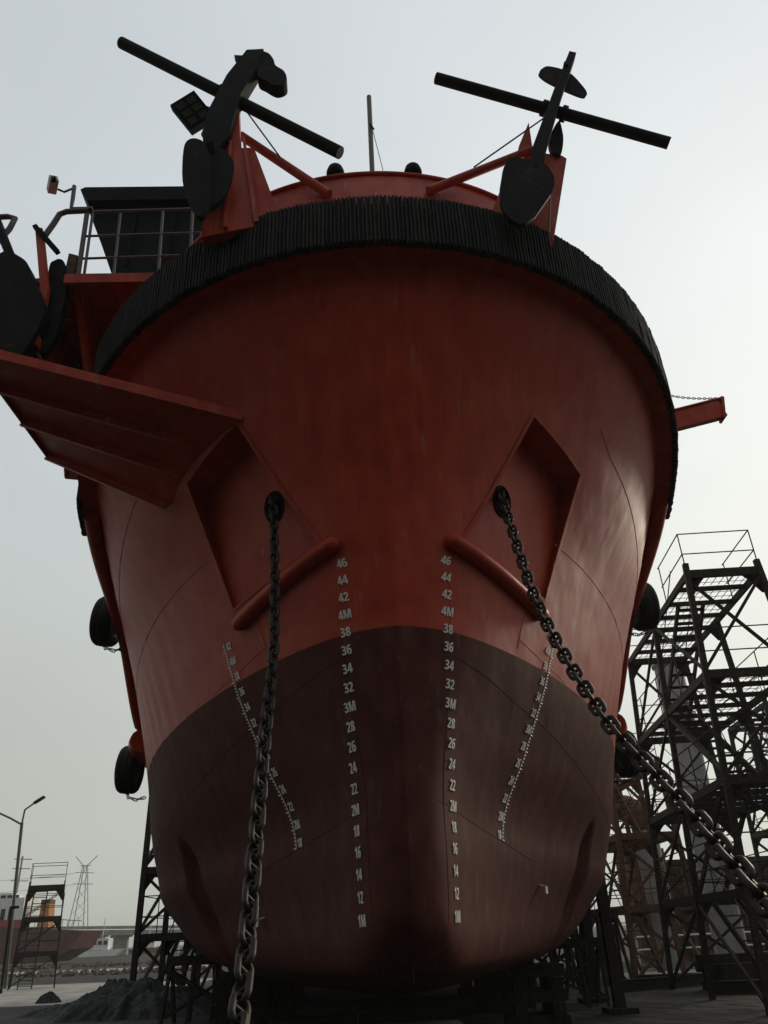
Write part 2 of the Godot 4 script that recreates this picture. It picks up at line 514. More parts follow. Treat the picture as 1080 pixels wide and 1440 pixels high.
func build_fender(ship: Node3D) -> void:
	var path := sheer_path(12.1, 0.093)
	# backing band, lower flange and upper flange
	for spec in [["fender_backing", 0.20, -0.02, 0.20, 0.70, "rubber"], ["fender_flange", -0.02, 0.0, 0.27, -0.03, "red"], ["fender_flange", -0.06, 0.70, 0.25, 0.70, "red"]]:
		var mb := MB.new()
		var r0 := []
		var r1 := []
		for k in range(0, path.size(), 2):
			var q: Array = path[k]
			r0.append(q[0] + q[1] * spec[1] + Vector3.UP * spec[2])
			r1.append(q[0] + q[1] * spec[3] + Vector3.UP * spec[4])
		mb.sheet([r0, r1], func(p): return Vector3(p.x, -2.0 if spec[2] < 0.5 else 3.0, 6.0))
		part(spec[0], mb, M[spec[5]], ship)
	# lengths of rubber, each moulded with two ribs, worn to slightly different lengths
	var meshes := []
	for k in 4:
		var mb := MB.new()
		var w := 0.0445
		var prof := [Vector2(-w, -0.06), Vector2(-w, 0.012), Vector2(-w * 0.86, 0.036), Vector2(-w * 0.36, 0.036), Vector2(-w * 0.16, 0.008), Vector2(w * 0.16, 0.008), Vector2(w * 0.36, 0.036), Vector2(w * 0.86, 0.036), Vector2(w, 0.012), Vector2(w, -0.06)]
		var lo: float = [-0.055, -0.05, -0.062, -0.047][k]
		var hi: float = [0.775, 0.781, 0.770, 0.778][k]
		var ys := [lo, lo + 0.02, 0.25, 0.5, hi - 0.02, hi]
		var bend := [-0.02, 0.0, 0.005 * (k - 1), -0.004 * (k - 2), 0.0, -0.02]
		for i in 5:
			for j in 9:
				var a := Vector3(prof[j].x, ys[i], prof[j].y + bend[i])
				var b := Vector3(prof[j + 1].x, ys[i], prof[j + 1].y + bend[i])
				var c := Vector3(prof[j + 1].x, ys[i + 1], prof[j + 1].y + bend[i + 1])
				var d := Vector3(prof[j].x, ys[i + 1], prof[j].y + bend[i + 1])
				var e: Vector2 = prof[j + 1] - prof[j]
				mb.quad(a, b, c, d, Vector3(-e.y, 0, e.x))
		for e in [0, 5]:
			for j in 9:
				mb.quad(Vector3(prof[j].x, ys[e], prof[j].y + bend[e]), Vector3(prof[j + 1].x, ys[e], prof[j + 1].y + bend[e]), Vector3(prof[j + 1].x, ys[e], -0.06), Vector3(prof[j].x, ys[e], -0.06), Vector3(0, -1.0 if e == 0 else 1.0, 0))
		meshes.append(mb.mesh())
	var fender := Node3D.new()
	fender.name = "bow_fender"
	ship.add_child(fender)
	fender.set_meta("label", "ribbed black rubber fender round the top of the bow")
	for k in path.size():
		var q: Array = path[k]
		if q[0].x < 0.0 and q[0].z < -9.0 and q[0].z > -11.2: continue      # no rubber behind the side platform
		var x: Vector3 = q[2]
		if x.cross(Vector3.UP).dot(q[1]) > 0: x = -x
		var y := Vector3.UP
		x = (x - y * x.dot(y)).normalized()
		var z := x.cross(y)
		if z.dot(q[1]) < 0.0:
			x = -x; z = -z
		var b := Basis(x, y, z).rotated(z, rng.randf_range(-0.004, 0.004))
		place("rubber_strip", meshes[rng.randi() % 4], M.rubber if rng.randf() < 0.7 else M.rubber_worn, fender, Transform3D(b, q[0] + q[1] * (0.29 + rng.randf_range(-0.006, 0.006)) + Vector3.UP * rng.randf_range(-0.006, 0.006)))
	# bulwark above the fender, leaning in, with a capping rail
	var rows := [[], [], []]
	var cap := []
	var bp := sheer_path(11.6, 0.12)
	for q in bp:
		var ff: float = -q[0].z
		var h := lerpf(2.0, 1.1, smoothstep(6.9, 10.2, ff))
		var base: Vector3 = q[0] + Vector3.UP * 0.6 - q[1] * 0.05
		var top: Vector3 = q[0] + Vector3.UP * h - q[1] * (0.05 + 0.19 * (h - 0.6))
		rows[0].append(base); rows[1].append(base.lerp(top, 0.5)); rows[2].append(top)
		cap.append(top)
	var mbb := MB.new()
	mbb.sheet(rows, func(p): return Vector3(p.x, 1.0, 6.0))
	part("bulwark", mbb, M.bulwark, ship)
	tube_part("bulwark_rail", cap, 0.045, M.red, ship, 8)

func build_belting(ship: Node3D) -> void:
	for side in [-1.0, 1.0]:
		var pts := []
		var f := 11.6
		while f < 17.2:
			pts.append(Vector3(side * (half(sheer(f), f) + 0.10), sheer(f) - 0.02, -f))
			f += 0.3
		tube_part("sloping_rubbing_strake", pts, 0.15, M.red, ship, 12)
		var aft := []
		f = 16.75
		while f < 38.0:
			aft.append(Vector3(side * (half(5.45, f) + 0.07 + 0.1 * smoothstep(16.7, 17.2, f)), 5.42, -f))
			f += 0.15 if f < 18.0 else 2.0
		var mb := MB.new()
		mb.tube(aft, 0.24, 14)
		part("side_belting", mb, M.red, ship)

func text_on_hull(txt: String, y0: float, f0: float, side: float, h: float, parent: Node3D, called := "draft_mark", shift := 0.0) -> void:
	var tm := TextMesh.new()
	var font := SystemFont.new()
	font.font_names = PackedStringArray(["Droid Sans"])
	font.font_weight = 700
	tm.font = font
	tm.font_size = 48
	tm.pixel_size = h / 34.0
	tm.depth = 0.006
	tm.curve_step = 4.0
	tm.text = txt
	var arr := tm.get_mesh_arrays()
	var vs: PackedVector3Array = arr[Mesh.ARRAY_VERTEX]
	var ix: PackedInt32Array = arr[Mesh.ARRAY_INDEX]
	var bf := (half(y0, f0 + 0.02) - half(y0, f0 - 0.02)) / 0.04
	var k := 1.0 / sqrt(1.0 + bf * bf)
	var box := tm.get_aabb()
	var mid := box.get_center()
	var nn := hull_normal(y0, f0, side)
	var pos := PackedVector3Array()
	for p in vs:
		var y: float = y0 + p.y - mid.y
		var f := f0 + side * ((p.x - mid.x) * 0.86 + shift) * k
		pos.append(Vector3(side * half(y, f), y, -f) + nn * (0.005 + p.z + 0.003))
	var mb := MB.new()
	for i in range(0, ix.size(), 3):
		var a := pos[ix[i]]
		var b := pos[ix[i + 1]]
		var c := pos[ix[i + 2]]
		var kk := (b - a).cross(c - a)
		if kk.length_squared() < 1e-18: continue
		mb.flat(a, b, c, -kk)
	part(called, mb, M.mark, parent)

func build_marks(ship: Node3D) -> void:
	for side in [-1.0, 1.0]:
		var d := 46
		while d >= 10:
			var y := d * 0.1 + 0.725
			var x := 0.445 + (y - 1.5) * 0.039
			text_on_hull(("%dM" % int(d / 10.0)) if d % 10 == 0 else str(d), y, f_for(y, x), side, 0.102, ship)
			d -= 2
		# the second scale, at a frame further aft
		var fl := 9.75
		var scale_mb := MB.new()
		var y := 2.52
		while y < 5.02:
			var r := int(round((y - 2.52) / 0.04))
			var ln := 0.07 if r % 5 == 0 else 0.04
			var k := 1.0 / sqrt(1.0 + pow((half(y, fl + 0.02) - half(y, fl - 0.02)) / 0.04, 2))
			scale_mb.bar(hull_pt(y, fl, side, 0.004), hull_pt(y, fl + ln * k, side, 0.004), 0.004, 0.014, Vector3.UP)
			scale_mb.bar(hull_pt(y, fl, side, 0.004), hull_pt(y + 0.04, fl, side, 0.004), 0.010, 0.004, hull_normal(y, fl, side))
			y += 0.04
		part("load_scale", scale_mb, M.mark, ship)
		d = 42
		while d >= 18:
			y = d * 0.1 + 0.77
			text_on_hull(("%dM" % int(d / 10.0)) if d % 10 == 0 else str(d), y, fl, side, 0.095, ship, "draft_mark", -0.12 * side)
			d -= 2

func build_seams(ship: Node3D) -> void:
	var lines := [
		[[7.75, 8.9], [7.55, 9.4], [7.3, 10.8], [7.05, 12.4], [6.75, 14.5]],
		[[6.12, 9.2], [6.1, 10.0], [6.02, 11.9], [5.85, 14.5], [5.6, 17.0]],
		[[4.24, 8.1], [4.0, 9.12], [3.62, 12.0], [3.3, 15.0], [3.1, 18.0]],
		[[4.72, 9.0], [4.6, 9.6], [4.52, 10.4]],
		[[2.75, 8.0], [2.6, 9.0], [2.35, 11.0]],
		[[4.6, 9.0], [5.3, 9.02]],
		[[1.2, 8.2], [2.5, 8.13], [4.2, 8.08], [5.2, 8.0]]]
	for side in [-1.0, 1.0]:
		for l in lines:
			var pts := []
			for i in l.size() - 1:
				for s in 10:
					var y := lerpf(l[i][0], l[i + 1][0], s / 10.0)
					var f := lerpf(l[i][1], l[i + 1][1], s / 10.0)
					pts.append(hull_pt(y, f, side, 0.001))
			var low := pts.filter(func(q): return q.y < PAINT - 0.01)
			var high := pts.filter(func(q): return q.y >= PAINT - 0.01)
			if low.size() > 2: tube_part("weld_seam", low, 0.0035, M.bottom, ship, 6)
			if high.size() > 2: tube_part("weld_seam", high, 0.004, M.hull, ship, 6)

func build_hawse(ship: Node3D) -> void:
	for side in [-1.0, 1.0]:
		# a recess: its floor meets the shell at the lower edge and lies deepest under the top corner
		var into := Vector3(-0.42 * side, 0.0, -0.9).normalized()
		var corner := []
		for q in POCKET: corner.append(hull_pt(q.y, f_for(q.y, q.x), side))
		var plane := Plane(corner[0] + into * 0.43, corner[2] + into * 0.05, corner[3] + into * 0.05)
		var nn := plane.normal
		if nn.z < 0.0:
			plane = -plane
			nn = -nn
		var c := []
		var mc := Vector3.ZERO
		for q in corner:
			c.append(q - into * (plane.distance_to(q) / nn.dot(into)))
			mc += c[-1] * 0.25
		for q in 4: c[q] = mc + (c[q] - mc) * 1.06
		var mid := hull_pt(6.27, 8.30, side, 0.0)
		var hole := []
		var rad := 0.17
		var ax := (Vector3.UP - nn * nn.y).normalized()
		var ay := nn.cross(ax)
		var cen: Vector3 = c[0] * 0.0
		var out_dir := Vector3(-0.17 * side, -0.49, 0.85)
		cen = mid - out_dir * (plane.distance_to(mid) / nn.dot(out_dir))
		var mb := MB.new()
		var K := 32
		var ring := []
		var edge := []
		for i in K:
			var a := TAU * i / K
			var d: Vector3 = ax * cos(a) * 1.15 + ay * sin(a)
			ring.append(cen + d * rad)
			# where the ray from the hole meets the outline
			var best := 1e9
			var hit := Vector3.ZERO
			for j in 4:
				var p: Vector3 = c[j]
				var q: Vector3 = c[(j + 1) % 4]
				var A := Vector2(d.dot(ax), d.dot(ay))
				var P := Vector2((p - cen).dot(ax), (p - cen).dot(ay))
				var Q := Vector2((q - cen).dot(ax), (q - cen).dot(ay))
				var E := Q - P
				var den := A.cross(E)
				if absf(den) < 1e-6: continue
				var tt := P.cross(E) / den
				var uu := P.cross(A) / den
				if tt > 0.0 and uu >= -0.001 and uu <= 1.001 and tt < best:
					best = tt
					hit = p.lerp(q, clampf(uu, 0, 1))
			edge.append(hit)
		# add corners as extra fans
		for i in K:
			var q := (i + 1) % K
			mb.quad(ring[i], ring[q], edge[q], edge[i], nn)
			for j in 4:
				var cc := Vector2((c[j] - cen).dot(ax), (c[j] - cen).dot(ay)).angle()
				var a0 := Vector2((edge[i] - cen).dot(ax), (edge[i] - cen).dot(ay)).angle()
				var a1 := Vector2((edge[q] - cen).dot(ax), (edge[q] - cen).dot(ay)).angle()
				if absf(angle_difference(a0, cc)) + absf(angle_difference(cc, a1)) < absf(angle_difference(a0, a1)) + 1e-4:
					mb.flat(edge[i], c[j], edge[q], nn)
		var plate := part("anchor_pocket_floor", mb, M.red, ship)
		# walls of the recess and a flat collar round its mouth
		for e in 4:
			var p: Vector2 = POCKET[e]
			var q: Vector2 = POCKET[(e + 1) % 4]
			var wall := MB.new()
			var collar := MB.new()
			var r0 := []
			var r1 := []
			var k0 := []
			var k1 := []
			var k2 := []
			var side2 := (q - p).normalized()
			var outw := Vector2(side2.y, -side2.x)
			if outw.dot((p + q) * 0.5 - Vector2(1.87, 6.37)) < 0.0: outw = -outw
			for u in 17:
				var m := p.lerp(q, u / 16.0)
				var top := hull_pt(m.y, f_for(m.y, m.x), side)
				r0.append(top)
				r1.append(top - into * (plane.distance_to(top) / nn.dot(into)) + into * 0.01)
				var m1 := m - outw * 0.006
				var m2 := m + outw * 0.034
				k0.append(hull_pt(m1.y, f_for(m1.y, m1.x), side, 0.001))
				k1.append(hull_pt(m1.y, f_for(m1.y, m1.x), side, 0.012))
				k2.append(hull_pt(m2.y, f_for(m2.y, m2.x), side, 0.010))
			var inner: Vector3 = Vector3(-outw.x * side, -outw.y, 0.0)
			wall.sheet([r0, r1], func(_p): return inner)
			part("pocket_wall", wall, M.red, plate)
			collar.sheet([k0, k1], func(_p): return inner)
			collar.sheet([k1, k2], func(_p): return Vector3(side, -0.2, 0.6))
			part("pocket_collar", collar, M.red, plate)
		# hawse pipe with a thick lip
		var inward := (Vector3(-side * 0.45, 0.55, -0.7)).normalized()
		var tub := MB.new()
		for i in K:
			var q := (i + 1) % K
			tub.quad(ring[i] + nn * 0.0, ring[q], ring[q] + inward * 1.4, ring[i] + inward * 1.4, cen - ring[i])
			tub.flat(cen + inward * 1.4, ring[i] + inward * 1.4, ring[q] + inward * 1.4, -inward)
		part("hawse_pipe", tub, M.black, ship)
		var lip := ring.duplicate()
		lip.append(ring[0]); lip.append(ring[1])
		tube_part("hawse_lip", lip, 0.022, M.black, ship, 8)
		# half round bolster along the lower edge
		var bo := []
		for i in 13:
			var u := i / 12.0
			var by := lerpf(5.55, 5.14, u)
			bo.append(hull_pt(by, f_for(by, lerpf(0.68, 1.90, u)), side, 0.05))
		var mb2 := MB.new()
		mb2.tube(bo, 0.095, 14, false)
		for e in [0, 12]:
			var cap := []
			for i in 5:
				cap.append(Vector2(0.095 * cos(PI * 0.5 * i / 4), 0.095 * sin(PI * 0.5 * i / 4)))
			var dir: Vector3 = (bo[0] - bo[1] if e == 0 else bo[12] - bo[11]).normalized()
			var xx := dir.cross(Vector3.UP).normalized()
			mb2.lathe(Transform3D(Basis(xx, dir, xx.cross(dir)), bo[e]), cap, 14)
		part("chain_bolster", mb2, M.hull, ship)
	# small welded lugs low on the bow
	for s in [[2.1, 11.44, 1.0], [1.85, 11.21, -1.0]]:
		var p := hull_pt(s[0], s[1], s[2], 0.0)
		var nn := hull_normal(s[0], s[1], s[2])
		var mb := MB.new()
		mb.bar(p, p + nn * 0.09, 0.10, 0.02)
		mb.bar(p + nn * 0.08 + Vector3(0, 0.01, 0), p + nn * 0.08 + Vector3(0, -0.08, 0), 0.10, 0.02, nn)
		part("white_lug", mb, M.white, ship)

func build_stands(ship: Node3D) -> void:
	# left: a boxed post with a triangular bracket and a pipe strut
	var a := prism_part("anchor_stand", at_f([Vector2(-2.23, 11.80), Vector2(-1.95, 12.13), Vector2(-1.89, 11.33), Vector2(-1.62, 9.56), Vector2(-2.27, 9.38), Vector2(-2.33, 10.41)], 7.0), Vector3(0, 0, 0.16), M.red, ship)
	prism_part("cheek_plate", at_f([Vector2(-1.86, 11.32), Vector2(-1.82, 11.32), Vector2(-1.56, 9.62), Vector2(-1.62, 9.60)], 7.0), Vector3(0, 0, 0.20), M.red, a)
	prism_part("cheek_plate", at_f([Vector2(-2.02, 11.2), Vector2(-1.98, 11.2), Vector2(-1.95, 9.5), Vector2(-2.0, 9.5)], 6.84), Vector3(0, 0, 0.06), M.red, a)
	prism_part("bracket_plate", at_f([Vector2(-2.0, 11.50), Vector2(-1.74, 11.50), Vector2(-1.33, 10.05), Vector2(-1.36, 9.72), Vector2(-2.0, 9.62)], 7.12), Vector3(0, 0, -0.04), M.red, a)
	tube_part("strut", [Vector3(-0.68, 10.50, -7.12), Vector3(-1.95, 11.88, -7.2)], 0.065, M.red, a, 12)
	tube_part("lashing_cable", [Vector3(-1.35, 11.13, -7.0), Vector3(-1.85, 12.13, -7.0)], 0.012, M.black, a, 6)
	var b := prism_part("anchor_stand", at_f([Vector2(2.71, 11.18), Vector2(2.66, 11.24), Vector2(2.37, 11.31), Vector2(2.07, 10.46), Vector2(1.94, 9.62), Vector2(2.25, 9.42)], 7.1), Vector3(0, 0, -0.14), M.red, ship)
	prism_part("cheek_plate", at_f([Vector2(2.31, 12.15), Vector2(2.28, 11.30), Vector2(2.05, 11.45), Vector2(2.10, 11.62)], 7.2), Vector3(0, 0, -0.05), M.red, b)
	prism_part("bracket_plate", at_f([Vector2(1.86, 10.87), Vector2(1.67, 10.45), Vector2(1.48, 9.94), Vector2(1.52, 9.6), Vector2(1.83, 9.50), Vector2(2.05, 10.45)], 7.0), Vector3(0, 0, -0.05), M.red, b)
	tube_part("strut", [Vector3(0.69, 10.55, -7.12), Vector3(2.27, 11.51, -7.2)], 0.065, M.red, b, 12)
	tube_part("lashing_cable", [Vector3(1.34, 10.88, -7.0), Vector3(2.49, 11.97, -7.0)], 0.012, M.black, b, 6)
	tube_part("conduit", [Vector3(2.28, 10.55, -6.98), Vector3(2.3, 10.2, -6.95), Vector3(2.18, 9.5, -6.95)], 0.012, M.galv, b, 6)

func build_platform(ship: Node3D) -> void:
	var deck := MB.new()
	deck.box(Transform3D(Basis.IDENTITY, Vector3(-4.6, 10.38, -10.0)), Vector3(3.6, 0.10, 3.0))
	var p := part("side_platform", deck, M.red, ship)
	p.set_meta("label", "railed steel platform standing out from the left side of the bow")
	bar_part("edge_beam", Vector3(-4.68, 10.36, -8.47), Vector3(-2.75, 10.36, -8.47), 0.06, 0.18, M.red, p)
	for z in [-9.1, -9.9, -10.7]: bar_part("deck_beam", Vector3(-6.4, 10.24, z), Vector3(-3.0, 10.24, z), 0.08, 0.18, M.red, p)
	prism_part("support_bulkhead", at_f([Vector2(-5.6, 10.33), Vector2(-3.0, 10.33), Vector2(-3.3, 9.0), Vector2(-3.7, 8.2), Vector2(-5.2, 8.4)], 10.9), Vector3(0, 0, -0.05), M.red, p)
	for x in [[-3.9, 9.3], [-4.45, 9.0], [-5.0, 8.8]]:
		prism_part("web_bracket", [Vector3(x[0], 10.28, -8.6), Vector3(x[0], 10.28, -10.8), Vector3(x[0], x[1] - 0.6, -10.6), Vector3(x[0], x[1], -9.9)], Vector3(-0.03, 0, 0), M.red, p)
	for s in [[-4.55, 10.3, 8.7, -4.3, 8.6, 9.4]]:
		bar_part("knee_strut", Vector3(s[0], s[1], -s[2]), Vector3(s[3], s[4], -s[5]), 0.08, 0.08, M.red, p)
	# rails
	for x in [[-4.52, 11.92, 0.04], [-4.43, 11.9, 0.024], [-3.99, 11.86, 0.022], [-3.32, 11.9, 0.022], [-2.85, 11.94, 0.024]]:
		tube_part("rail_post", [Vector3(x[0], 10.42, -8.53), Vector3(x[0] - 0.07, x[1], -8.53)], x[2], M.galv, p)
	for y in [[11.9, 0.024], [11.35, 0.019], [10.86, 0.019]]:
		tube_part("rail", [Vector3(-4.56, y[0], -8.53), Vector3(-2.75, y[0] + 0.05, -8.53)], y[1], M.galv, p)
	tube_part("bent_pipe", [Vector3(-5.14, 11.36, -8.5), Vector3(-5.06, 11.6, -8.5), Vector3(-5.0, 11.82, -8.5), Vector3(-4.9, 11.88, -8.5), Vector3(-4.56, 11.9, -8.5)], 0.045, M.galv, p)
	tube_part("bent_pipe", [Vector3(-6.6, 11.72, -8.5), Vector3(-5.8, 11.78, -8.5), Vector3(-5.68, 11.74, -8.5), Vector3(-5.72, 11.5, -8.5), Vector3(-5.9, 11.1, -8.5), Vector3(-6.0, 10.3, -8.5)], 0.045, M.galv, p)
	prism_part("red_post", at_f([Vector2(-5.24, 11.32), Vector2(-5.14, 11.35), Vector2(-4.84, 10.1), Vector2(-4.80, 9.0), Vector2(-4.95, 9.0), Vector2(-4.96, 10.12)], 8.35), Vector3(0, 0, -0.1), M.red, p)
	bar_part("dark_arm", Vector3(-5.24, 11.35, -8.33), Vector3(-4.80, 10.78, -8.33), 0.07, 0.07, M.black, p)
	prism_part("red_post", at_f([Vector2(-4.72, 10.95), Vector2(-4.58, 10.9), Vector2(-4.58, 10.4), Vector2(-4.72, 10.4)], 8.5), Vector3(0, 0, -0.1), M.rust, p)
	# dark deckhouse behind the rails
	var h := prism_part("deckhouse", at_f([Vector2(-5.16, 13.45), Vector2(-3.0, 13.5), Vector2(-2.9, 10.44), Vector2(-4.25, 10.44), Vector2(-4.5, 11.7)], 9.7), Vector3(0, 0, -1.7), M.house, ship)
	prism_part("house_roof", at_f([Vector2(-5.30, 13.74), Vector2(-5.22, 13.80), Vector2(-2.9, 13.80), Vector2(-2.9, 13.46), Vector2(-5.14, 13.44)], 9.55), Vector3(0, 0, -2.0), M.house, h)
	for x in [-4.3, -3.6]: bar_part("window_mullion", Vector3(x, 11.9, -9.67), Vector3(x + 0.05, 13.3, -9.67), 0.05, 0.03, M.black, h, Vector3.BACK)
	# ribbed shelf that carries the spare anchors
	var A := hull_pt(7.42, 8.06, -1.0, 0.02)
	var B := hull_pt(7.02, 9.5, -1.0, 0.02)
	var Cc := Vector3(-5.25, 8.33, -7.70)
	var G := Vector3(-5.12, 8.26, -10.0)
	var sh := MB.new()
	var rows := []
	for i in 9:
		var line := []
		for j in 9:
			var u := i / 8.0
			var w := j / 8.0
			line.append(A.lerp(B, w).lerp(Cc.lerp(G, w), u))
		rows.append(line)
	sh.sheet(rows, func(_p): return Vector3.DOWN)
	var up := []
	for r in rows:
		var l2 := []
		for q in r: l2.append(q + Vector3(0, 0.05, 0))
		up.append(l2)
	sh.sheet(up, func(_p): return Vector3.UP)
	var shelf := part("anchor_shelf", sh, M.red, ship)
	shelf.set_meta("label", "slanting ribbed steel shelf under the left platform")
	bar_part("front_flange", A + Vector3(0.05, 0.05, 0.02), Cc + Vector3(-0.1, 0.07, 0.02), 0.03, 0.14, M.bulwark, shelf)
	bar_part("outer_flange", Cc, G, 0.03, 0.12, M.red, shelf)
	for w in [0.30, 0.62, 0.99]:
		var p0 := A.lerp(B, w).lerp(Cc.lerp(G, w), 0.02 + 0.12 * (1.0 - w))
		var p1 := A.lerp(B, w).lerp(Cc.lerp(G, w), 1.0)
		bar_part("rib", p0 + Vector3(0, -0.05, 0), p1 + Vector3(0, -0.05, 0), 0.02, 0.12, M.red, shelf)
		bar_part("rib_flange", p0 + Vector3(0, -0.112, 0.02), p1 + Vector3(0, -0.112, 0.02), 0.07, 0.012, M.red, shelf)

func build_ship_top(ship: Node3D) -> void:
	var mast := tube_part("mast", [Vector3(0.10, 8.5, -11.0), Vector3(0.115, 14.5, -11.0), Vector3(0.13, 18.7, -11.0)], 0.055, M.galv, ship, 10)
	tube_part("mast_stay", [Vector3(0.16, 17.6, -11.0), Vector3(0.5, 15.0, -11.0), Vector3(0.9, 12.0, -11.0)], 0.008, M.black, mast, 5)
	bar_part("mast_cleat", Vector3(0.12, 17.6, -10.93), Vector3(0.20, 17.4, -10.93), 0.03, 0.03, M.black, mast)
	for x in [-0.61, 0.64]:
		var mb := MB.new()
		mb.lathe(Transform3D(Basis.IDENTITY, Vector3(x, 12.36, -8.2)), [Vector2(0.0, 0.15), Vector2(0.07, 0.135), Vector2(0.12, 0.09), Vector2(0.145, 0.0), Vector2(0.145, -0.1), Vector2(0.08, -0.12), Vector2(0.06, -3.6)], 20)
		part("mushroom_vent", mb, M.black, ship)
	# boom on the right side, with a chain stay
	var boom := bar_part("side_boom", Vector3(4.9, 9.19, -10.9), Vector3(6.08, 9.50, -10.9), 0.14, 0.36, M.red, ship)
	var fl := MB.new()
	fl.prism([Vector3(6.03, 9.27, -10.8), Vector3(6.07, 9.26, -10.8), Vector3(6.15, 9.70, -10.8), Vector3(6.10, 9.72, -10.8)], Vector3(0, 0, -0.2))
	part("end_flange", fl, M.red, boom)
	bar_part("top_flange", Vector3(4.9, 9.37, -10.9), Vector3(6.1, 9.69, -10.9), 0.2, 0.025, M.red, boom)
	var link := link_mesh(0.012)
	var pts := []
	for i in 21:
		var u := i / 20.0
		pts.append(Vector3(lerpf(5.02, 6.08, u), lerpf(9.88, 9.74, u) - 0.05 * sin(PI * u), -10.9))
	run_links("stay_link", pts, 0.048, link, boom)

# ---------------------------------------------------------------- chains
func link_mesh(d: float) -> ArrayMesh:                      # stud link along z, lying flat in x
	var mb := MB.new()
	var pts := []
	var R := 1.3 * d
	var L := 1.2 * d
	for i in 13:
		var a := PI * i / 12.0
		pts.append(Vector3(R * cos(a), 0, L + R * sin(a)))
	for i in 13:
		var a := PI + PI * i / 12.0
		pts.append(Vector3(R * cos(a), 0, -L + R * sin(a)))
	pts.append(pts[0]); pts.append(pts[1])
	mb.tube(pts, d * 0.5, 8, false)
	mb.tube([Vector3(-R, 0, 0), Vector3(-R * 0.3, 0, 0), Vector3(R * 0.3, 0, 0), Vector3(R, 0, 0)], d * 0.36, 7, false)
	return mb.mesh()

func run_links(called: String, pts: Array, pitch: float, mesh: Mesh, parent: Node3D) -> void:
	var acc := 0.0
	var want := pitch * 0.5
	var k := 0
	for i in pts.size() - 1:
		var a: Vector3 = pts[i]
		var b: Vector3 = pts[i + 1]
		var l := a.distance_to(b)
		while want <= acc + l:
			var p := a.lerp(b, (want - acc) / l)
			var z := (b - a).normalized()
			var x := Vector3.UP.cross(z).normalized() if absf(z.y) < 0.98 else Vector3.RIGHT
			var bs := Basis(x, z.cross(x), z)
			bs = bs.rotated(z, (PI * 0.5 if k % 2 else 0.0) + PI * 0.22 + rng.randf_range(-0.12, 0.12))
			place(called, mesh, M.chain, parent, Transform3D(bs, p))
			k += 1
			want += pitch
		acc += l

func spline(cp: Array, per := 12) -> Array:
	var out := []
	for i in cp.size() - 1:
		var a: Vector3 = cp[maxi(i - 1, 0)]
		var b: Vector3 = cp[i]
		var c: Vector3 = cp[i + 1]
		var d: Vector3 = cp[mini(i + 2, cp.size() - 1)]
		for s in per: out.append(b.cubic_interpolate(c, a, d, s / float(per)))
	out.append(cp[-1])
	return out

func build_chains() -> void:
	var mesh := link_mesh(0.037)
	var cl := thing("anchor_chain", Vector3(-0.9, 0, -1.2), "rusty stud link chain hanging almost straight down from the left hawse hole", "chain", "anchor chains from the bow")
	run_links("chain_link", spline([Vector3(-1.55, 6.75, -8.9), Vector3(-1.45, 6.38, -8.32), Vector3(-1.40, 5.95, -8.12), Vector3(-1.26, 4.2, -7.3), Vector3(-1.20, 2.97, -6.3), Vector3(-1.11, 1.87, -5.2), Vector3(-1.04, 1.29, -4.4), Vector3(-0.98, 0.72, -3.3), Vector3(-0.93, 0.3, -2.2), Vector3(-0.9, 0.05, -1.2)]), 0.146, mesh, cl)
	var cr := thing("anchor_chain", Vector3(1.2, 0, -1.2), "weathered stud link chain slanting down to the lower right from the right hawse hole", "chain", "anchor chains from the bow")
	run_links("chain_link", spline([Vector3(1.55, 6.75, -8.9), Vector3(1.41, 6.36, -8.32), Vector3(1.40, 5.9, -8.05), Vector3(1.40, 4.42, -7.2), Vector3(1.44, 3.06, -5.95), Vector3(1.48, 2.21, -4.8), Vector3(1.365, 1.658, -3.8), Vector3(1.28, 1.0, -2.6), Vector3(1.22, 0.35, -1.6), Vector3(1.2, 0.05, -1.0)]), 0.146, mesh, cr)

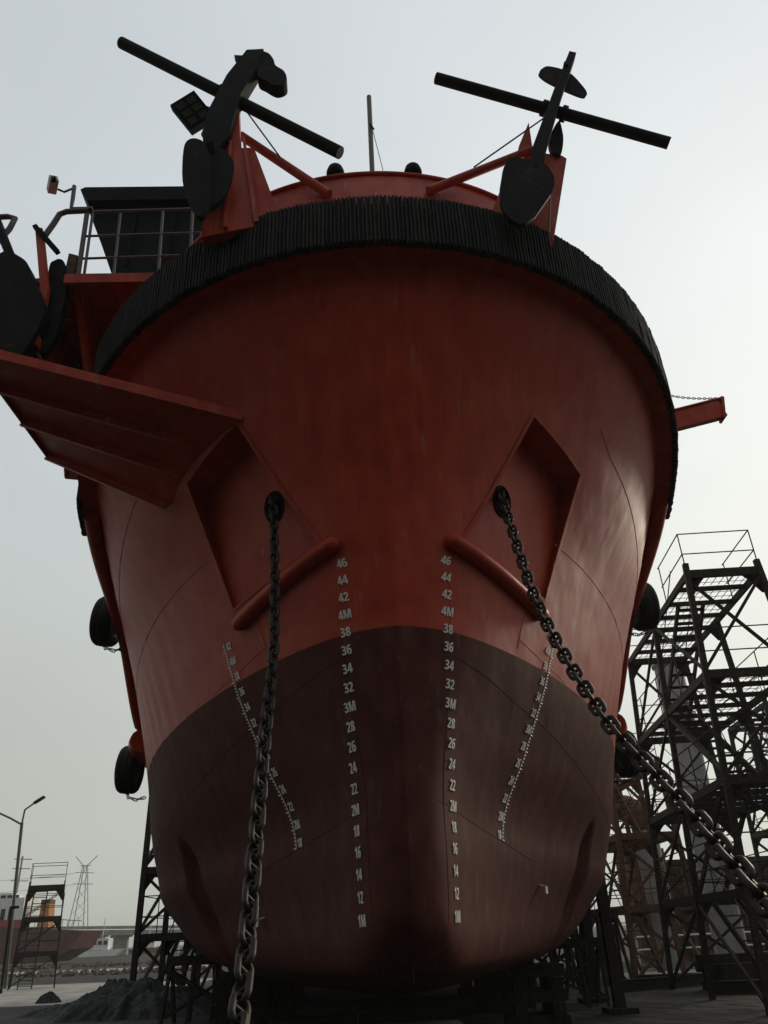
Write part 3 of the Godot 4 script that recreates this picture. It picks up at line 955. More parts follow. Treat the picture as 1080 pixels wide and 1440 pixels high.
# ---------------------------------------------------------------- anchors, tyres, lamp, camera
func build_anchors() -> void:
	var a := thing("stock_anchor", Vector3(-2.2, 9.5, -6.8), "black anchor with long tubular stock and hooded head, on the left bow stand", "anchor", "stocked anchors on the bow")
	prism_part("shank", at_f([Vector2(-1.87, 13.22), Vector2(-1.62, 13.24), Vector2(-1.71, 12.75), Vector2(-1.93, 12.07), Vector2(-2.01, 11.25), Vector2(-2.30, 10.6), Vector2(-2.38, 11.26), Vector2(-2.34, 11.78), Vector2(-2.13, 12.60)], 6.95), Vector3(0, 0, 0.22), M.anchor, a)
	prism_part("head_plate", rounded(at_f([Vector2(-1.71, 13.11), Vector2(-1.56, 13.11), Vector2(-1.47, 12.95), Vector2(-1.43, 12.79), Vector2(-1.31, 12.66), Vector2(-1.26, 12.47), Vector2(-1.30, 12.35), Vector2(-1.42, 12.31), Vector2(-1.57, 12.44), Vector2(-1.69, 12.59)], 6.9)), Vector3(0, 0.05, 0.16), M.anchor, a)
	prism_part("head_spike", at_f([Vector2(-2.07, 13.24), Vector2(-1.85, 13.22), Vector2(-1.85, 13.06), Vector2(-1.98, 13.06)], 6.92), Vector3(0, 0, 0.1), M.anchor, a)
	tube_part("stock", [Vector3(-3.82, 13.70, -6.9), Vector3(-0.51, 11.07, -6.9)], 0.088, M.anchor, a, 14)
	var d := (Vector3(-0.51, 11.07, -6.9) - Vector3(-3.82, 13.70, -6.9)).normalized()
	for e in [-0.16, 0.16]: tube_part("stock_collar", [Vector3(-2.08, 12.318, -6.9) + d * (e - 0.04), Vector3(-2.08, 12.318, -6.9) + d * (e + 0.04)], 0.12, M.anchor, a, 14)
	prism_part("fluke", rounded(at_f([Vector2(-2.54, 10.62), Vector2(-2.50, 10.83), Vector2(-2.38, 10.86), Vector2(-2.26, 10.70), Vector2(-2.18, 10.03), Vector2(-2.18, 9.54), Vector2(-2.26, 9.38), Vector2(-2.38, 9.58), Vector2(-2.50, 10.03)], 6.52)), Vector3(0.03, 0, -0.08), M.anchor, a)
	prism_part("fluke", rounded(at_f([Vector2(-2.29, 10.78), Vector2(-2.15, 10.86), Vector2(-1.97, 10.67), Vector2(-1.89, 10.46), Vector2(-1.91, 10.15), Vector2(-1.99, 9.85), Vector2(-2.11, 9.71), Vector2(-2.21, 9.71)], 6.62)), Vector3(-0.03, 0, -0.1), M.anchor, a)
	bar_part("crown", Vector3(-2.3, 10.75, -6.62), Vector3(-2.2, 10.9, -6.95), 0.3, 0.2, M.anchor, a)
	var b := thing("stock_anchor", Vector3(2.1, 9.4, -6.8), "black anchor with half moon head plate above its stock, on the right bow stand", "anchor", "stocked anchors on the bow")
	prism_part("shank", at_f([Vector2(2.99, 13.21), Vector2(3.09, 13.17), Vector2(2.74, 12.21), Vector2(2.32, 10.95), Vector2(2.15, 10.3), Vector2(1.95, 10.3), Vector2(2.14, 11.01), Vector2(2.62, 12.28)], 6.92), Vector3(0, 0, 0.16), M.anchor, b)
	prism_part("head_plate", rounded(at_f([Vector2(2.54, 12.99), Vector2(2.60, 13.09), Vector2(2.72, 13.14), Vector2(2.99, 12.99), Vector2(3.15, 12.63), Vector2(3.18, 12.45), Vector2(3.11, 12.40), Vector2(2.88, 12.56), Vector2(2.65, 12.77), Vector2(2.56, 12.90)], 6.95)), Vector3(0, 0.04, -0.07), M.anchor, b)
	tube_part("stock", [Vector3(0.94, 12.77, -6.9), Vector3(4.13, 11.22, -6.9)], 0.084, M.anchor, b, 14)
	d = (Vector3(4.13, 11.22, -6.9) - Vector3(0.94, 12.77, -6.9)).normalized()
	for e in [-0.15, 0.15]: tube_part("stock_collar", [Vector3(2.60, 11.963, -6.9) + d * (e - 0.035), Vector3(2.60, 11.963, -6.9) + d * (e + 0.035)], 0.115, M.anchor, b, 14)
	prism_part("fluke", at_f([Vector2(1.70, 10.48), Vector2(1.76, 10.53), Vector2(1.86, 10.53), Vector2(2.14, 10.46), Vector2(2.22, 10.36), Vector2(2.27, 10.18), Vector2(2.26, 10.02), Vector2(2.19, 9.83), Vector2(1.92, 9.40), Vector2(1.80, 9.30), Vector2(1.70, 9.27), Vector2(1.60, 9.36), Vector2(1.54, 9.5), Vector2(1.52, 9.7), Vector2(1.55, 9.98), Vector2(1.63, 10.34)], 6.6), Vector3(0, 0.03, -0.09), M.anchor, b)
	prism_part("fluke", rounded(at_f([Vector2(2.70, 11.96), Vector2(2.72, 11.7), Vector2(2.69, 11.45), Vector2(2.61, 11.2), Vector2(2.5, 11.3), Vector2(2.51, 11.57)], 7.05)), Vector3(0, 0, -0.08), M.anchor, b)
	bar_part("crown", Vector3(1.95, 10.3, -6.66), Vector3(2.08, 10.4, -6.98), 0.28, 0.18, M.anchor, b)
	tube_part("head_bolt", [Vector3(2.88, 12.83, -7.04), Vector3(2.88, 12.85, -6.72)], 0.04, M.anchor, b, 8)
	# spare anchors on the left shelf
	var c := thing("spare_anchor", Vector3(-5.3, 8.4, -8.3), "bulky black anchor fluke leaning on the shelf at the left picture edge", "anchor")
	prism_part("fluke", rounded(at_f([Vector2(-6.1, 10.0), Vector2(-5.85, 10.40), Vector2(-5.62, 10.68), Vector2(-5.50, 10.74), Vector2(-5.36, 10.66), Vector2(-5.18, 10.5), Vector2(-5.05, 10.21), Vector2(-4.92, 9.98), Vector2(-4.82, 9.74), Vector2(-4.77, 9.34), Vector2(-5.02, 8.6), Vector2(-5.57, 8.5)], 8.25)), Vector3(0, 0.02, -0.24), M.anchor, c)
	prism_part("fluke", rounded(at_f([Vector2(-4.90, 9.9), Vector2(-4.97, 10.66), Vector2(-4.91, 10.80), Vector2(-4.84, 10.83), Vector2(-4.76, 10.76), Vector2(-4.66, 10.5), Vector2(-4.64, 10.3), Vector2(-4.66, 9.2), Vector2(-4.85, 9.0)], 8.5)), Vector3(0, 0, -0.12), M.anchor, c)
	tube_part("shank", [Vector3(-5.9, 11.6, -8.32), Vector3(-5.52, 10.78, -8.35), Vector3(-5.3, 9.6, -8.4), Vector3(-4.9, 8.9, -8.5)], 0.07, M.anchor, c, 10)

func build_tyres() -> void:
	var spots := [
		[Vector3(5.56, 7.45, -15.05), 0.10, "black tyre fender at the upper right of the hull, beside the stair tower top", 1.0],
		[Vector3(-5.56, 7.45, -15.0), -0.13, "black tyre fender at the upper left of the hull, against the sky", -1.0],
		[Vector3(5.62, 5.02, -18.0), 0.05, "lower right tyre fender mostly hidden behind the hull side", 1.0],
		[Vector3(-5.60, 5.05, -17.9), -0.06, "lower left black tyre fender hanging below the belting", -1.0]]
	var prof := [Vector2(0.27, -0.15), Vector2(0.29, -0.19), Vector2(0.40, -0.215), Vector2(0.47, -0.19), Vector2(0.505, -0.14), Vector2(0.51, -0.075), Vector2(0.495, -0.065), Vector2(0.495, -0.055), Vector2(0.515, -0.045), Vector2(0.515, 0.045), Vector2(0.495, 0.055), Vector2(0.495, 0.065), Vector2(0.51, 0.075), Vector2(0.505, 0.14), Vector2(0.47, 0.19), Vector2(0.40, 0.215), Vector2(0.29, 0.19), Vector2(0.27, 0.15), Vector2(0.34, 0.10), Vector2(0.37, 0.0), Vector2(0.34, -0.10), Vector2(0.27, -0.15)]
	var link := link_mesh(0.022)
	for s in spots:
		var root := thing("tyre_fender", s[0] + Vector3(0, -0.5, 0), s[2], "tyre", "tyre fenders hung on the hull")
		var mb := MB.new()
		mb.lathe(Transform3D(Basis(Vector3.BACK, PI * 0.5 + s[1]), s[0]), prof, 36)
		part("tyre", mb, M.rubber, root)
		var sd: float = s[3]
		var q: Vector3 = s[0]
		run_links("chain_link", [q + Vector3(-0.02 * sd, -0.46, 0.12), q + Vector3(-0.06 * sd, -0.60, 0.12), q + Vector3(-0.22 * sd, -0.66, 0.1), q + Vector3(-0.42 * sd, -0.62, 0.08)], 0.088, link, root)
		run_links("chain_link", [q + Vector3(-0.12 * sd, 0.44, 0.0), q + Vector3(-0.3 * sd, 0.62, 0.0)], 0.088, link, root)

func build_flood() -> void:
	var r := thing("floodlight", Vector3(-2.47, 11.77, -7.1), "square floodlight on a bent bracket beside the left anchor", "floodlight")
	var t := Transform3D(Basis(Vector3.BACK, 0.62).rotated(Vector3.RIGHT, 0.3), Vector3(-2.66, 12.27, -7.1))
	var mb := MB.new()
	mb.box(t, Vector3(0.42, 0.52, 0.12))
	part("housing", mb, M.black, r)
	for i in 2:
		for j in 3:
			var m2 := MB.new()
			m2.box(t * Transform3D(Basis.IDENTITY, Vector3(-0.09 + 0.18 * i, -0.15 + 0.15 * j, 0.064)), Vector3(0.13, 0.11, 0.012))
			part("lamp_module", m2, M.lens, r)
	tube_part("bracket", [Vector3(-2.46, 12.40, -7.1), Vector3(-2.36, 12.28, -7.12), Vector3(-2.36, 12.1, -7.12), Vector3(-2.44, 12.0, -7.1), Vector3(-2.47, 11.7, -7.05), Vector3(-2.3, 11.3, -7.0)], 0.025, M.galv, r)
	var c := thing("security_camera", Vector3(-4.84, 11.9, -8.5), "small pale security camera on a bent pole at the platform corner", "camera")
	tube_part("pole", [Vector3(-4.50, 11.94, -8.5), Vector3(-4.84, 11.94, -8.5), Vector3(-4.85, 12.2, -8.5), Vector3(-4.87, 12.48, -8.5)], 0.035, M.galv, c)
	tube_part("arm", [Vector3(-4.87, 12.44, -8.5), Vector3(-5.0, 12.32, -8.48), Vector3(-5.1, 12.36, -8.46)], 0.018, M.galv, c)
	var cb := MB.new()
	cb.box(Transform3D(Basis(Vector3.UP, 0.5).rotated(Vector3.BACK, 0.35), Vector3(-5.18, 12.42, -8.42)), Vector3(0.13, 0.12, 0.26))
	part("housing", cb, M.white, c)
	var ln := MB.new()
	ln.lathe(Transform3D(Basis(Vector3.RIGHT, PI * 0.5), Vector3(-5.13, 12.41, -8.30)), [Vector2(0.0, 0.02), Vector2(0.05, 0.02), Vector2(0.055, -0.03)], 14)
	part("lens", ln, M.glass, c)

# ---------------------------------------------------------------- staging towers
func staging_tower(label: String, o: Vector3, along: Vector3, across: Vector3, W: float, L: float, levels: Array, lean: float, fine_detail: bool, matl: Material, thick := 1.0) -> void:
	var r := thing("staging_tower", o, label, "staging tower", "steel staging towers round the ship")
	var H: float = levels[-1]
	var c := func(i: float, j: float, y: float) -> Vector3:
		var s := lean * (1.0 - y / H)
		return o + across * (lerpf(-s, W + s, i)) + along * (lerpf(-s * 0.3, L + s * 0.3, j)) + Vector3.UP * y
	var js := [0.0, 0.5, 1.0] if L > 4.0 else [0.0, 1.0]
	for i in [0.0, 1.0]:
		for j in js:
			bar_part("post", c.call(i, j, -0.02), c.call(i, j, H + (0.28 if j == 0.0 else 0.05)), 0.15 * thick, 0.15 * thick, matl, r, along)
			for y in levels:
				var e: float = 1.0 if i == 0.0 else -1.0
				var p: Vector3 = c.call(i, j, y - 0.08) + along * 0.085
				prism_part("gusset_plate", [p, p + across * e * 0.42, p + across * e * 0.30 + Vector3.DOWN * 0.12, p + across * e * 0.06 + Vector3.DOWN * 0.46, p + Vector3.DOWN * 0.46], along * 0.02, matl, r)
	var bays := maxi(2, int(round(L / 0.95)))
	var gm := MB.new()
	for q in 9: gm.box(Transform3D(Basis.IDENTITY, Vector3((q + 0.5) / 9.0 - 0.5, 0, 0)), Vector3(0.007, 0.012, 1.0))
	for q in 3: gm.box(Transform3D(Basis.IDENTITY, Vector3(0, 0.004, (q + 0.5) / 3.0 - 0.5)), Vector3(1.0, 0.012, 0.008))
	var grate := gm.mesh()
	for n in levels.size():
		var y: float = levels[n]
		for i in [0.0, 1.0]: bar_part("beam", c.call(i, 0.0, y), c.call(i, 1.0, y), 0.09 * thick, 0.2 * thick, matl, r)
		for b in bays + 1:
			var j := float(b) / bays
			bar_part("cross_beam", c.call(0.0, j, y), c.call(1.0, j, y), 0.08, 0.20 if b == 0 or b == bays else 0.11, matl, r)
			if b < bays:
				var m: Vector3 = c.call(0.5, (b + 0.5) / bays, y + 0.09)
				place("grating", grate, matl, r, Transform3D(Basis(across * (W * 0.96), Vector3.UP, along * (L / bays * 0.94)), m))
		# handrails
		for i in [0.0, 1.0]:
			var jend := 0.3 if n == levels.size() - 1 and fine_detail else 1.0
			for h in [0.55, 1.1]: tube_part("handrail", [c.call(i, 0.0, y) + Vector3.UP * h, c.call(i, jend, y) + Vector3.UP * h], 0.016, matl, r, 5)
			for b in range(0, int(bays * jend) + 1, 2): tube_part("rail_post", [c.call(i, float(b) / bays, y), c.call(i, float(b) / bays, y) + Vector3.UP * 1.1], 0.016, matl, r, 5)
		for j in [0.0, 1.0]:
			for h in [0.55, 1.1]: tube_part("handrail", [c.call(0.0, j, y) + Vector3.UP * h, c.call(1.0, j, y) + Vector3.UP * h], 0.016, matl, r, 5)
		var y0: float = levels[n - 1] if n > 0 else 0.0
		# braces
		for j in [0.0, 1.0]:
			bar_part("brace", c.call(0.0, j, y0 + 0.1), c.call(1.0, j, y - 0.1), 0.08 * thick, 0.08 * thick, matl, r)
			if thick > 0.5: bar_part("brace", c.call(1.0, j, y0 + 0.1) + along * 0.09, c.call(0.0, j, y - 0.1) + along * 0.09, 0.08 * thick, 0.08 * thick, matl, r)
		for i in ([0.0, 1.0] if n == 0 else [0.0]):
			for k in js.size() - 1:
				bar_part("brace", c.call(i, js[k], y0 + 0.1 if k % 2 == 0 else y - 0.1), c.call(i, js[k + 1], y - 0.1 if k % 2 == 0 else y0 + 0.1), 0.075 * thick, 0.075 * thick, matl, r)
		# stair
		var s0 := 0.12 if n % 2 == 0 else 0.78
		var s1 := 0.62 if n % 2 == 0 else 0.28
		var pa: Vector3 = c.call(0.35, s0, y0)
		var pb: Vector3 = c.call(0.35, s1, y)
		for e in [-0.33, 0.33]:
			bar_part("stair_stringer", pa + across * e, pb + across * e, 0.05, 0.16, matl, r)
			if fine_detail: tube_part("handrail", [pa + across * e + Vector3.UP * 0.95, pb + across * e + Vector3.UP * 0.95], 0.016, matl, r, 5)
		var steps := int((y - y0) / 0.24)
		for st in steps:
			var p := pa.lerp(pb, (st + 0.5) / steps)
			bar_part("stair_tread", p - across * 0.33, p + across * 0.33, 0.2, 0.03, matl, r)
	# slack cables and hoses strung through the tower
	if fine_detail:
		for k in 5:
			var a: Vector3 = c.call(0.0, rng.randf(), rng.randf_range(1.5, H))
			var b: Vector3 = c.call(1.0, rng.randf(), rng.randf_range(1.0, H))
			var pts := []
			for q in 9: pts.append(a.lerp(b, q / 8.0) + Vector3.DOWN * 0.35 * sin(PI * q / 8.0))
			tube_part("slack_cable", pts, 0.012, M.black, r, 5)

func build_towers() -> void:
	var ax := Vector3(0.1, 0, -1).normalized()
	staging_tower("tall dark steel stair tower beside the right side of the hull, nearest the viewer", Vector3(7.62, 0, -17.0), ax, Vector3(1, 0, 0.08).normalized(), 1.75, 7.0, [2.05, 4.2, 6.5, 9.0], 0.55, true, M.steel, 0.85)
	staging_tower("rust brown staging tower behind the tall one, close to the right hull side", Vector3(8.0, 0, -27.0), Vector3(0.02, 0, -1).normalized(), Vector3.RIGHT, 1.7, 5.0, [2.0, 4.1, 6.3], 0.35, true, M.rust)
	staging_tower("far dark staging tower to the right of the grey column", Vector3(15.6, 0, -30.0), Vector3(0.1, 0, -1).normalized(), Vector3.RIGHT, 2.0, 4.5, [2.3, 4.6, 6.9, 9.0], 0.3, true, M.steel)
	staging_tower("low staging tower seen under the right side of the hull", Vector3(5.2, 0, -31.0), Vector3(0, 0, -1), Vector3.RIGHT, 1.7, 4.2, [1.6, 3.2], 0.2, false, M.steel)
	staging_tower("staging tower with green brown leg at the left side of the hull", Vector3(-7.15, 0, -26.0), Vector3(0.06, 0, -1).normalized(), Vector3(1, 0, 0), 1.8, 5.5, [1.8, 3.6, 6.1], 0.02, true, M.steel)
	staging_tower("dark staging tower seen below the left bilge, behind the first", Vector3(-4.4, 0, -29.5), Vector3(0, 0, -1), Vector3.RIGHT, 1.6, 4.0, [1.5, 3.0], 0.2, false, M.steel)
	staging_tower("small free standing stair tower on the road at the far left", Vector3(-17.2, 0, -43.0), Vector3(-0.35, 0, -1).normalized(), Vector3.RIGHT, 1.75, 1.6, [1.45, 2.95, 4.35], 0.2, false, M.steel, 0.42)

# ---------------------------------------------------------------- under and round the ship
func build_blocks() -> void:
	var i := 0
	for z in [-9.6, -11.4, -13.2]:
		var r := thing("keel_block", Vector3(0, 0, z), ["stacked timber keel block under the forefoot, nearest the viewer", "second timber keel block from the bow", "third timber keel block from the bow"][i], "keel block", "keel blocks under the ship")
		for k in 3:
			var mb := MB.new()
			mb.box(Transform3D(Basis(Vector3.UP, rng.randf_range(-0.04, 0.04)), Vector3(0, 0.125 + 0.258 * k, z)), Vector3(1.6 - 0.25 * k, 0.25, 0.55))
			part("timber_baulk", mb, M.timber, r)
		i += 1
	var names := ["nearest the viewer", "second from the bow", "third from the bow"]
	for side in [-1.0, 1.0]:
		for k in 3:
			var z := -17.0 - 4.2 * k
			var x: float = side * 2.7
			var y := 0.95
			while half(y, -z) < 2.7: y += 0.01
			var r := thing("bilge_crib", Vector3(x, 0, z), "timber crib under the %s bilge, %s" % ["right" if side > 0 else "left", names[k]], "timber crib", "timber cribs under the bilges")
			var n := int(y / 0.2)
			for q in n:
				for e in [-0.35, 0.35]:
					var mb := MB.new()
					if q % 2 == 0: mb.box(Transform3D(Basis.IDENTITY, Vector3(x, 0.1 + q * 0.2, z + e)), Vector3(1.1, 0.195, 0.22))
					else: mb.box(Transform3D(Basis.IDENTITY, Vector3(x + e, 0.1 + q * 0.2, z)), Vector3(0.22, 0.195, 1.1))
					part("timber_baulk", mb, M.timber, r)
	var tr := [["steel trestle under the right bilge, nearest the viewer", 3.4, -20.5, 1.25], ["steel trestle under the right bilge, second from the bow", 3.5, -24.0, 1.2], ["steel trestle under the right bilge, third from the bow", 3.0, -28.0, 1.1], ["steel trestle under the left bilge, nearest the viewer", -5.0, -21.0, 1.25], ["steel trestle under the left bilge, second from the bow", -4.6, -24.5, 1.2], ["steel trestle beyond the right shores on open ground", 5.6, -26.5, 1.9]]
	for e in tr:
		var x0: float = e[1]
		var z0: float = e[2]
		var hh: float = e[3]
		var r := thing("steel_trestle", Vector3(x0 + 0.8, 0, z0), e[0], "trestle", "steel trestles under the bilges")
		bar_part("head_beam", Vector3(x0 - 0.1, hh, z0), Vector3(x0 + 1.7, hh, z0), 0.2, 0.2, M.steel, r)
		for q in 4:
			var xx := x0 + q * 0.53
			for d in [-0.35, 0.35]:
				bar_part("leg", Vector3(xx + rng.randf_range(-0.15, 0.15), 0, z0 + d), Vector3(xx, hh - 0.05, z0 + d * 0.15), 0.075, 0.075, M.steel, r)
		for d in [-0.2, 0.2]:
			bar_part("brace", Vector3(x0, 0.15, z0 + d * 1.4), Vector3(x0 + 1.6, hh - 0.2, z0 + d), 0.05, 0.05, M.steel, r)
			bar_part("brace", Vector3(x0 + 1.6, 0.15, z0 + d * 1.4), Vector3(x0, hh - 0.2, z0 + d), 0.05, 0.05, M.steel, r)
	var tk := [["low stack of dark timber baulks under the left bilge", -3.6, -27.0], ["low stack of dark timber baulks under the right bilge", 2.2, -33.0], ["stack of dark timber baulks beside the right tower foot", 9.6, -23.0]]
	for e in tk:
		var r := thing("timber_stack", Vector3(e[1], 0, e[2]), e[0], "timber stack", "stacks of timber baulks")
		for q in 4:
			for w in 5:
				if q == 3 and w > 2: continue
				var mb := MB.new()
				mb.box(Transform3D(Basis(Vector3.UP, rng.randf_range(-0.05, 0.05)), Vector3(e[1] + rng.randf_range(-0.12, 0.12), 0.1 + q * 0.202, e[2] + (w - 2) * 0.24)), Vector3(2.2 + rng.randf_range(-0.3, 0.3), 0.198, 0.22))
				part("timber_baulk", mb, M.timber, r)
	var sl := ["leaning timber shore wedged under the right bilge, foremost", "leaning timber shore under the right bilge, behind the foremost"]
	var n2 := 0
	for side in [1.0]:
		for k in 2:
			var z := -19.0 - 2.8 * k
			var top := hull_pt(2.35, -z, side, 0.0)
			var foot := Vector3(side * (4.75 + 0.15 * k), 0.0, z + 0.35)
			var r := thing("timber_shore", foot, sl[n2], "timber shore", "timber shores propping the hull")
			bar_part("prop", foot, top, 0.22, 0.22, M.timber, r)
			var mb := MB.new()
			mb.box(Transform3D(Basis.IDENTITY, foot + Vector3(0, 0.05, 0)), Vector3(0.6, 0.1, 0.6))
			part("foot_pad", mb, M.timber, r)
			n2 += 1

func mound(called: String, label: String, category: String, c: Vector3, rx: float, rz: float, h: float, seed_: int, m: Material) -> Node3D:
	var r := thing(called, c, label, category)
	var fn := FastNoiseLite.new()
	fn.seed = seed_
	fn.frequency = 0.9
	fn.fractal_octaves = 3
	fn.fractal_type = FastNoiseLite.FRACTAL_RIDGED
	fn.domain_warp_enabled = true
	fn.domain_warp_amplitude = 1.2
	fn.domain_warp_frequency = 0.5
	var rows := []
	for i in 91:
		var line := []
		for j in 91:
			var u := i / 45.0 - 1.0
			var w := j / 45.0 - 1.0
			var d := sqrt(u * u + w * w)
			var e := maxf(0.0, 1.0 - d * (1.0 + 0.25 * fn.get_noise_2d(atan2(w, u) * 2.0, 7.0)))
			var fold := fn.get_noise_2d(u * rx * 0.55 + 31.0, w * rz * 0.7) * 0.5 + 0.5
			line.append(c + Vector3(u * rx, -0.02 + h * e * (2.0 - e) * (0.62 + 0.45 * fn.get_noise_2d(u * rx * 0.22 + 9.0, w * rz * 0.22) + 0.13 * fold + 0.10 * sin(u * rx * 5.0 + w * rz * 2.0 + 4.0 * fn.get_noise_2d(w * rz * 0.3, u * rx * 0.3))), w * rz))
		rows.append(line)
	var mb := MB.new()
	mb.sheet(rows, func(_p): return Vector3.UP)
	part("heap", mb, m, r)
	return r

func build_yard() -> void:
	# ground
	var g := MeshInstance3D.new()
	var pm := PlaneMesh.new()
	pm.size = Vector2(4000, 4000)
	g.mesh = pm
	g.material_override = M.ground
	g.name = "ground"
	add_child(g)
	tag(g, "dark trodden earth and oily grit of the shipyard", "", "", "structure")
	var rd := MB.new()
	rd.quad(Vector3(-80, 0.006, -36), Vector3(-8.6, 0.006, -30), Vector3(-8.0, 0.006, -46), Vector3(-80, 0.006, -58), Vector3.UP)
	tag(part("yard_road", rd, M.concrete, self), "pale concrete road across the left of the yard", "", "", "structure")
	var rd2 := MB.new()
	rd2.quad(Vector3(-120, 0.006, -84), Vector3(-12, 0.006, -66), Vector3(-12, 0.006, -74), Vector3(-120, 0.006, -98), Vector3.UP)
	tag(part("quay_path", rd2, M.concrete, self), "far pale path along the rubble bank", "", "", "structure")
	var slab := MB.new()
	slab.quad(Vector3(8.3, 0.006, -25.5), Vector3(14.5, 0.006, -25.5), Vector3(15.5, 0.006, -33), Vector3(8.0, 0.006, -33), Vector3.UP)
	tag(part("concrete_apron", slab, M.concrete, self), "pale concrete patch between the right hand towers", "", "", "structure")
	# rubble banks
	var sm := MB.new()
	for k in 900:
		var u := rng.randf()
		var band := k % 2
		var p := Vector3(lerpf(-75, -11, u), 0.05, lerpf(-80, -60, u) + rng.randf_range(-3, 3)) if band == 0 else Vector3(lerpf(-120, -14, u), 0.1, lerpf(-112, -84, u) + rng.randf_range(-3.5, 3.5))
		var s := rng.randf_range(0.15, 0.42)
		var b := Basis.from_euler(Vector3(rng.randf() * 6, rng.randf() * 6, rng.randf() * 6)) * Basis.from_scale(Vector3(s, s * 0.7, s * 0.85))
		var tr := Transform3D(b, p)
		var oct := [Vector3.UP, Vector3.DOWN, Vector3.LEFT, Vector3.RIGHT, Vector3.FORWARD, Vector3.BACK]
		for a in [0, 1]:
			for q in [[2, 4], [4, 3], [3, 5], [5, 2]]:
				mb_tri(sm, tr * oct[a], tr * oct[q[0]], tr * oct[q[1]], p)
	tag(part("rubble", sm, M.stone, self), "brown rubble stones along the far bank", "", "", "stuff")
	# tarpaulin heap and scrap
	mound("tarpaulin_heap", "crumpled dark green tarpaulin and netting at the foot of the left tower", "tarpaulin", Vector3(-6.5, 0, -24.6), 2.7, 1.9, 0.85, 3, M.tarp)
	mound("tarpaulin_heap", "low flat spill of dark netting in front of the tarpaulin heap", "tarpaulin", Vector3(-8.6, 0, -26.0), 1.7, 1.3, 0.3, 9, M.tarp)
	var sc := mound("plastic_scrap", "crumpled white plastic scrap on the ground at the lower left", "plastic scrap", Vector3(-6.15, 0, -24.0), 0.42, 0.25, 0.17, 5, M.white)
	sc.rotation.y = 0.2
	mound("dirt_clod", "small dark clod on the pale road at the far left", "dirt clod", Vector3(-11.4, 0, -31.5), 0.45, 0.4, 0.35, 6, M.tarp)
	# street lamp with two arms
	var l := thing("street_lamp", Vector3(-18.3, 0, -45), "tall grey street lamp with two arms at the left edge", "street lamp")
	tube_part("pole", [Vector3(-18.35, 0, -45), Vector3(-18.93, 7.7, -45)], 0.085, M.galv, l, 10)
	tube_part("arm", [Vector3(-18.93, 7.6, -45), Vector3(-18.9, 8.35, -45), Vector3(-18.4, 8.72, -45)], 0.05, M.galv, l)
	tube_part("arm", [Vector3(-18.93, 7.6, -45), Vector3(-19.6, 7.95, -45), Vector3(-20.4, 8.3, -45)], 0.05, M.galv, l)
	bar_part("lamp_head", Vector3(-18.45, 8.68, -45), Vector3(-17.95, 9.0, -45), 0.28, 0.1, M.black, l)
	bar_part("lamp_head", Vector3(-20.3, 8.26, -45), Vector3(-20.8, 8.4, -45), 0.28, 0.1, M.black, l)
	var sg := thing("signpost", Vector3(-16.5, 0, -40), "thin dark post with a short arm in front of the far ship", "post")
	tube_part("pole", [Vector3(-16.5, 0, -40), Vector3(-16.68, 3.4, -40)], 0.06, M.black, sg)
	bar_part("arm", Vector3(-16.75, 3.36, -40), Vector3(-16.35, 3.38, -40), 0.08, 0.12, M.black, sg)
	# pylon
	var py := thing("power_pylon", Vector3(-75.6, 0, -230), "pale lattice power pylon with forked top on the left horizon", "pylon")
	for s in [Vector2(-1, -1), Vector2(1, -1), Vector2(1, 1), Vector2(-1, 1)]:
		bar_part("leg", Vector3(-75.7 + s.x * 2.6, 0, -230 + s.y * 2.6), Vector3(-76.0 + s.x * 0.5, 21.0, -230 + s.y * 0.5), 0.17, 0.17, M.pipe, py)
	for k in 7:
		var y := 1.5 + k * 2.8
		var w := lerpf(2.5, 0.6, y / 21.0)
		var w2 := lerpf(2.5, 0.6, (y + 2.8) / 21.0)
		bar_part("lattice_brace", Vector3(-75.8 - w, y, -229.5), Vector3(-75.8 + w2, y + 2.8, -229.5), 0.08, 0.08, M.pipe, py)
		bar_part("lattice_brace", Vector3(-75.8 + w, y, -229.4), Vector3(-75.8 - w2, y + 2.8, -229.4), 0.08, 0.08, M.pipe, py)
	for a in [[-78.4, 19.6, -73.4, 19.3], [-78.6, 16.8, -73.3, 16.6], [-76.1, 20.8, -78.9, 23.5], [-75.9, 20.8, -73.0, 23.6], [-77.5, 21.2, -74.5, 21.2]]:
		bar_part("cross_arm", Vector3(a[0], a[1], -230), Vector3(a[2], a[3], -230), 0.16, 0.16, M.pipe, py)
	for k in 2:
		var pts := []
		for q in 13: pts.append(Vector3(-78.6, 16.6 + k * 2.8, -230).lerp(Vector3(-130, 18 + k * 2.8, -215), q / 12.0) + Vector3.DOWN * 2.2 * sin(PI * q / 12.0))
		tube_part("power_line", pts, 0.05, M.pipe, py, 5)
	build_far_ship()
	build_bridge()
	build_right_yard()
	build_hall()

func mb_tri(mb: MB, a: Vector3, b: Vector3, c: Vector3, centre: Vector3) -> void:
	mb.flat(a, b, c, (a + b + c) / 3.0 - centre)

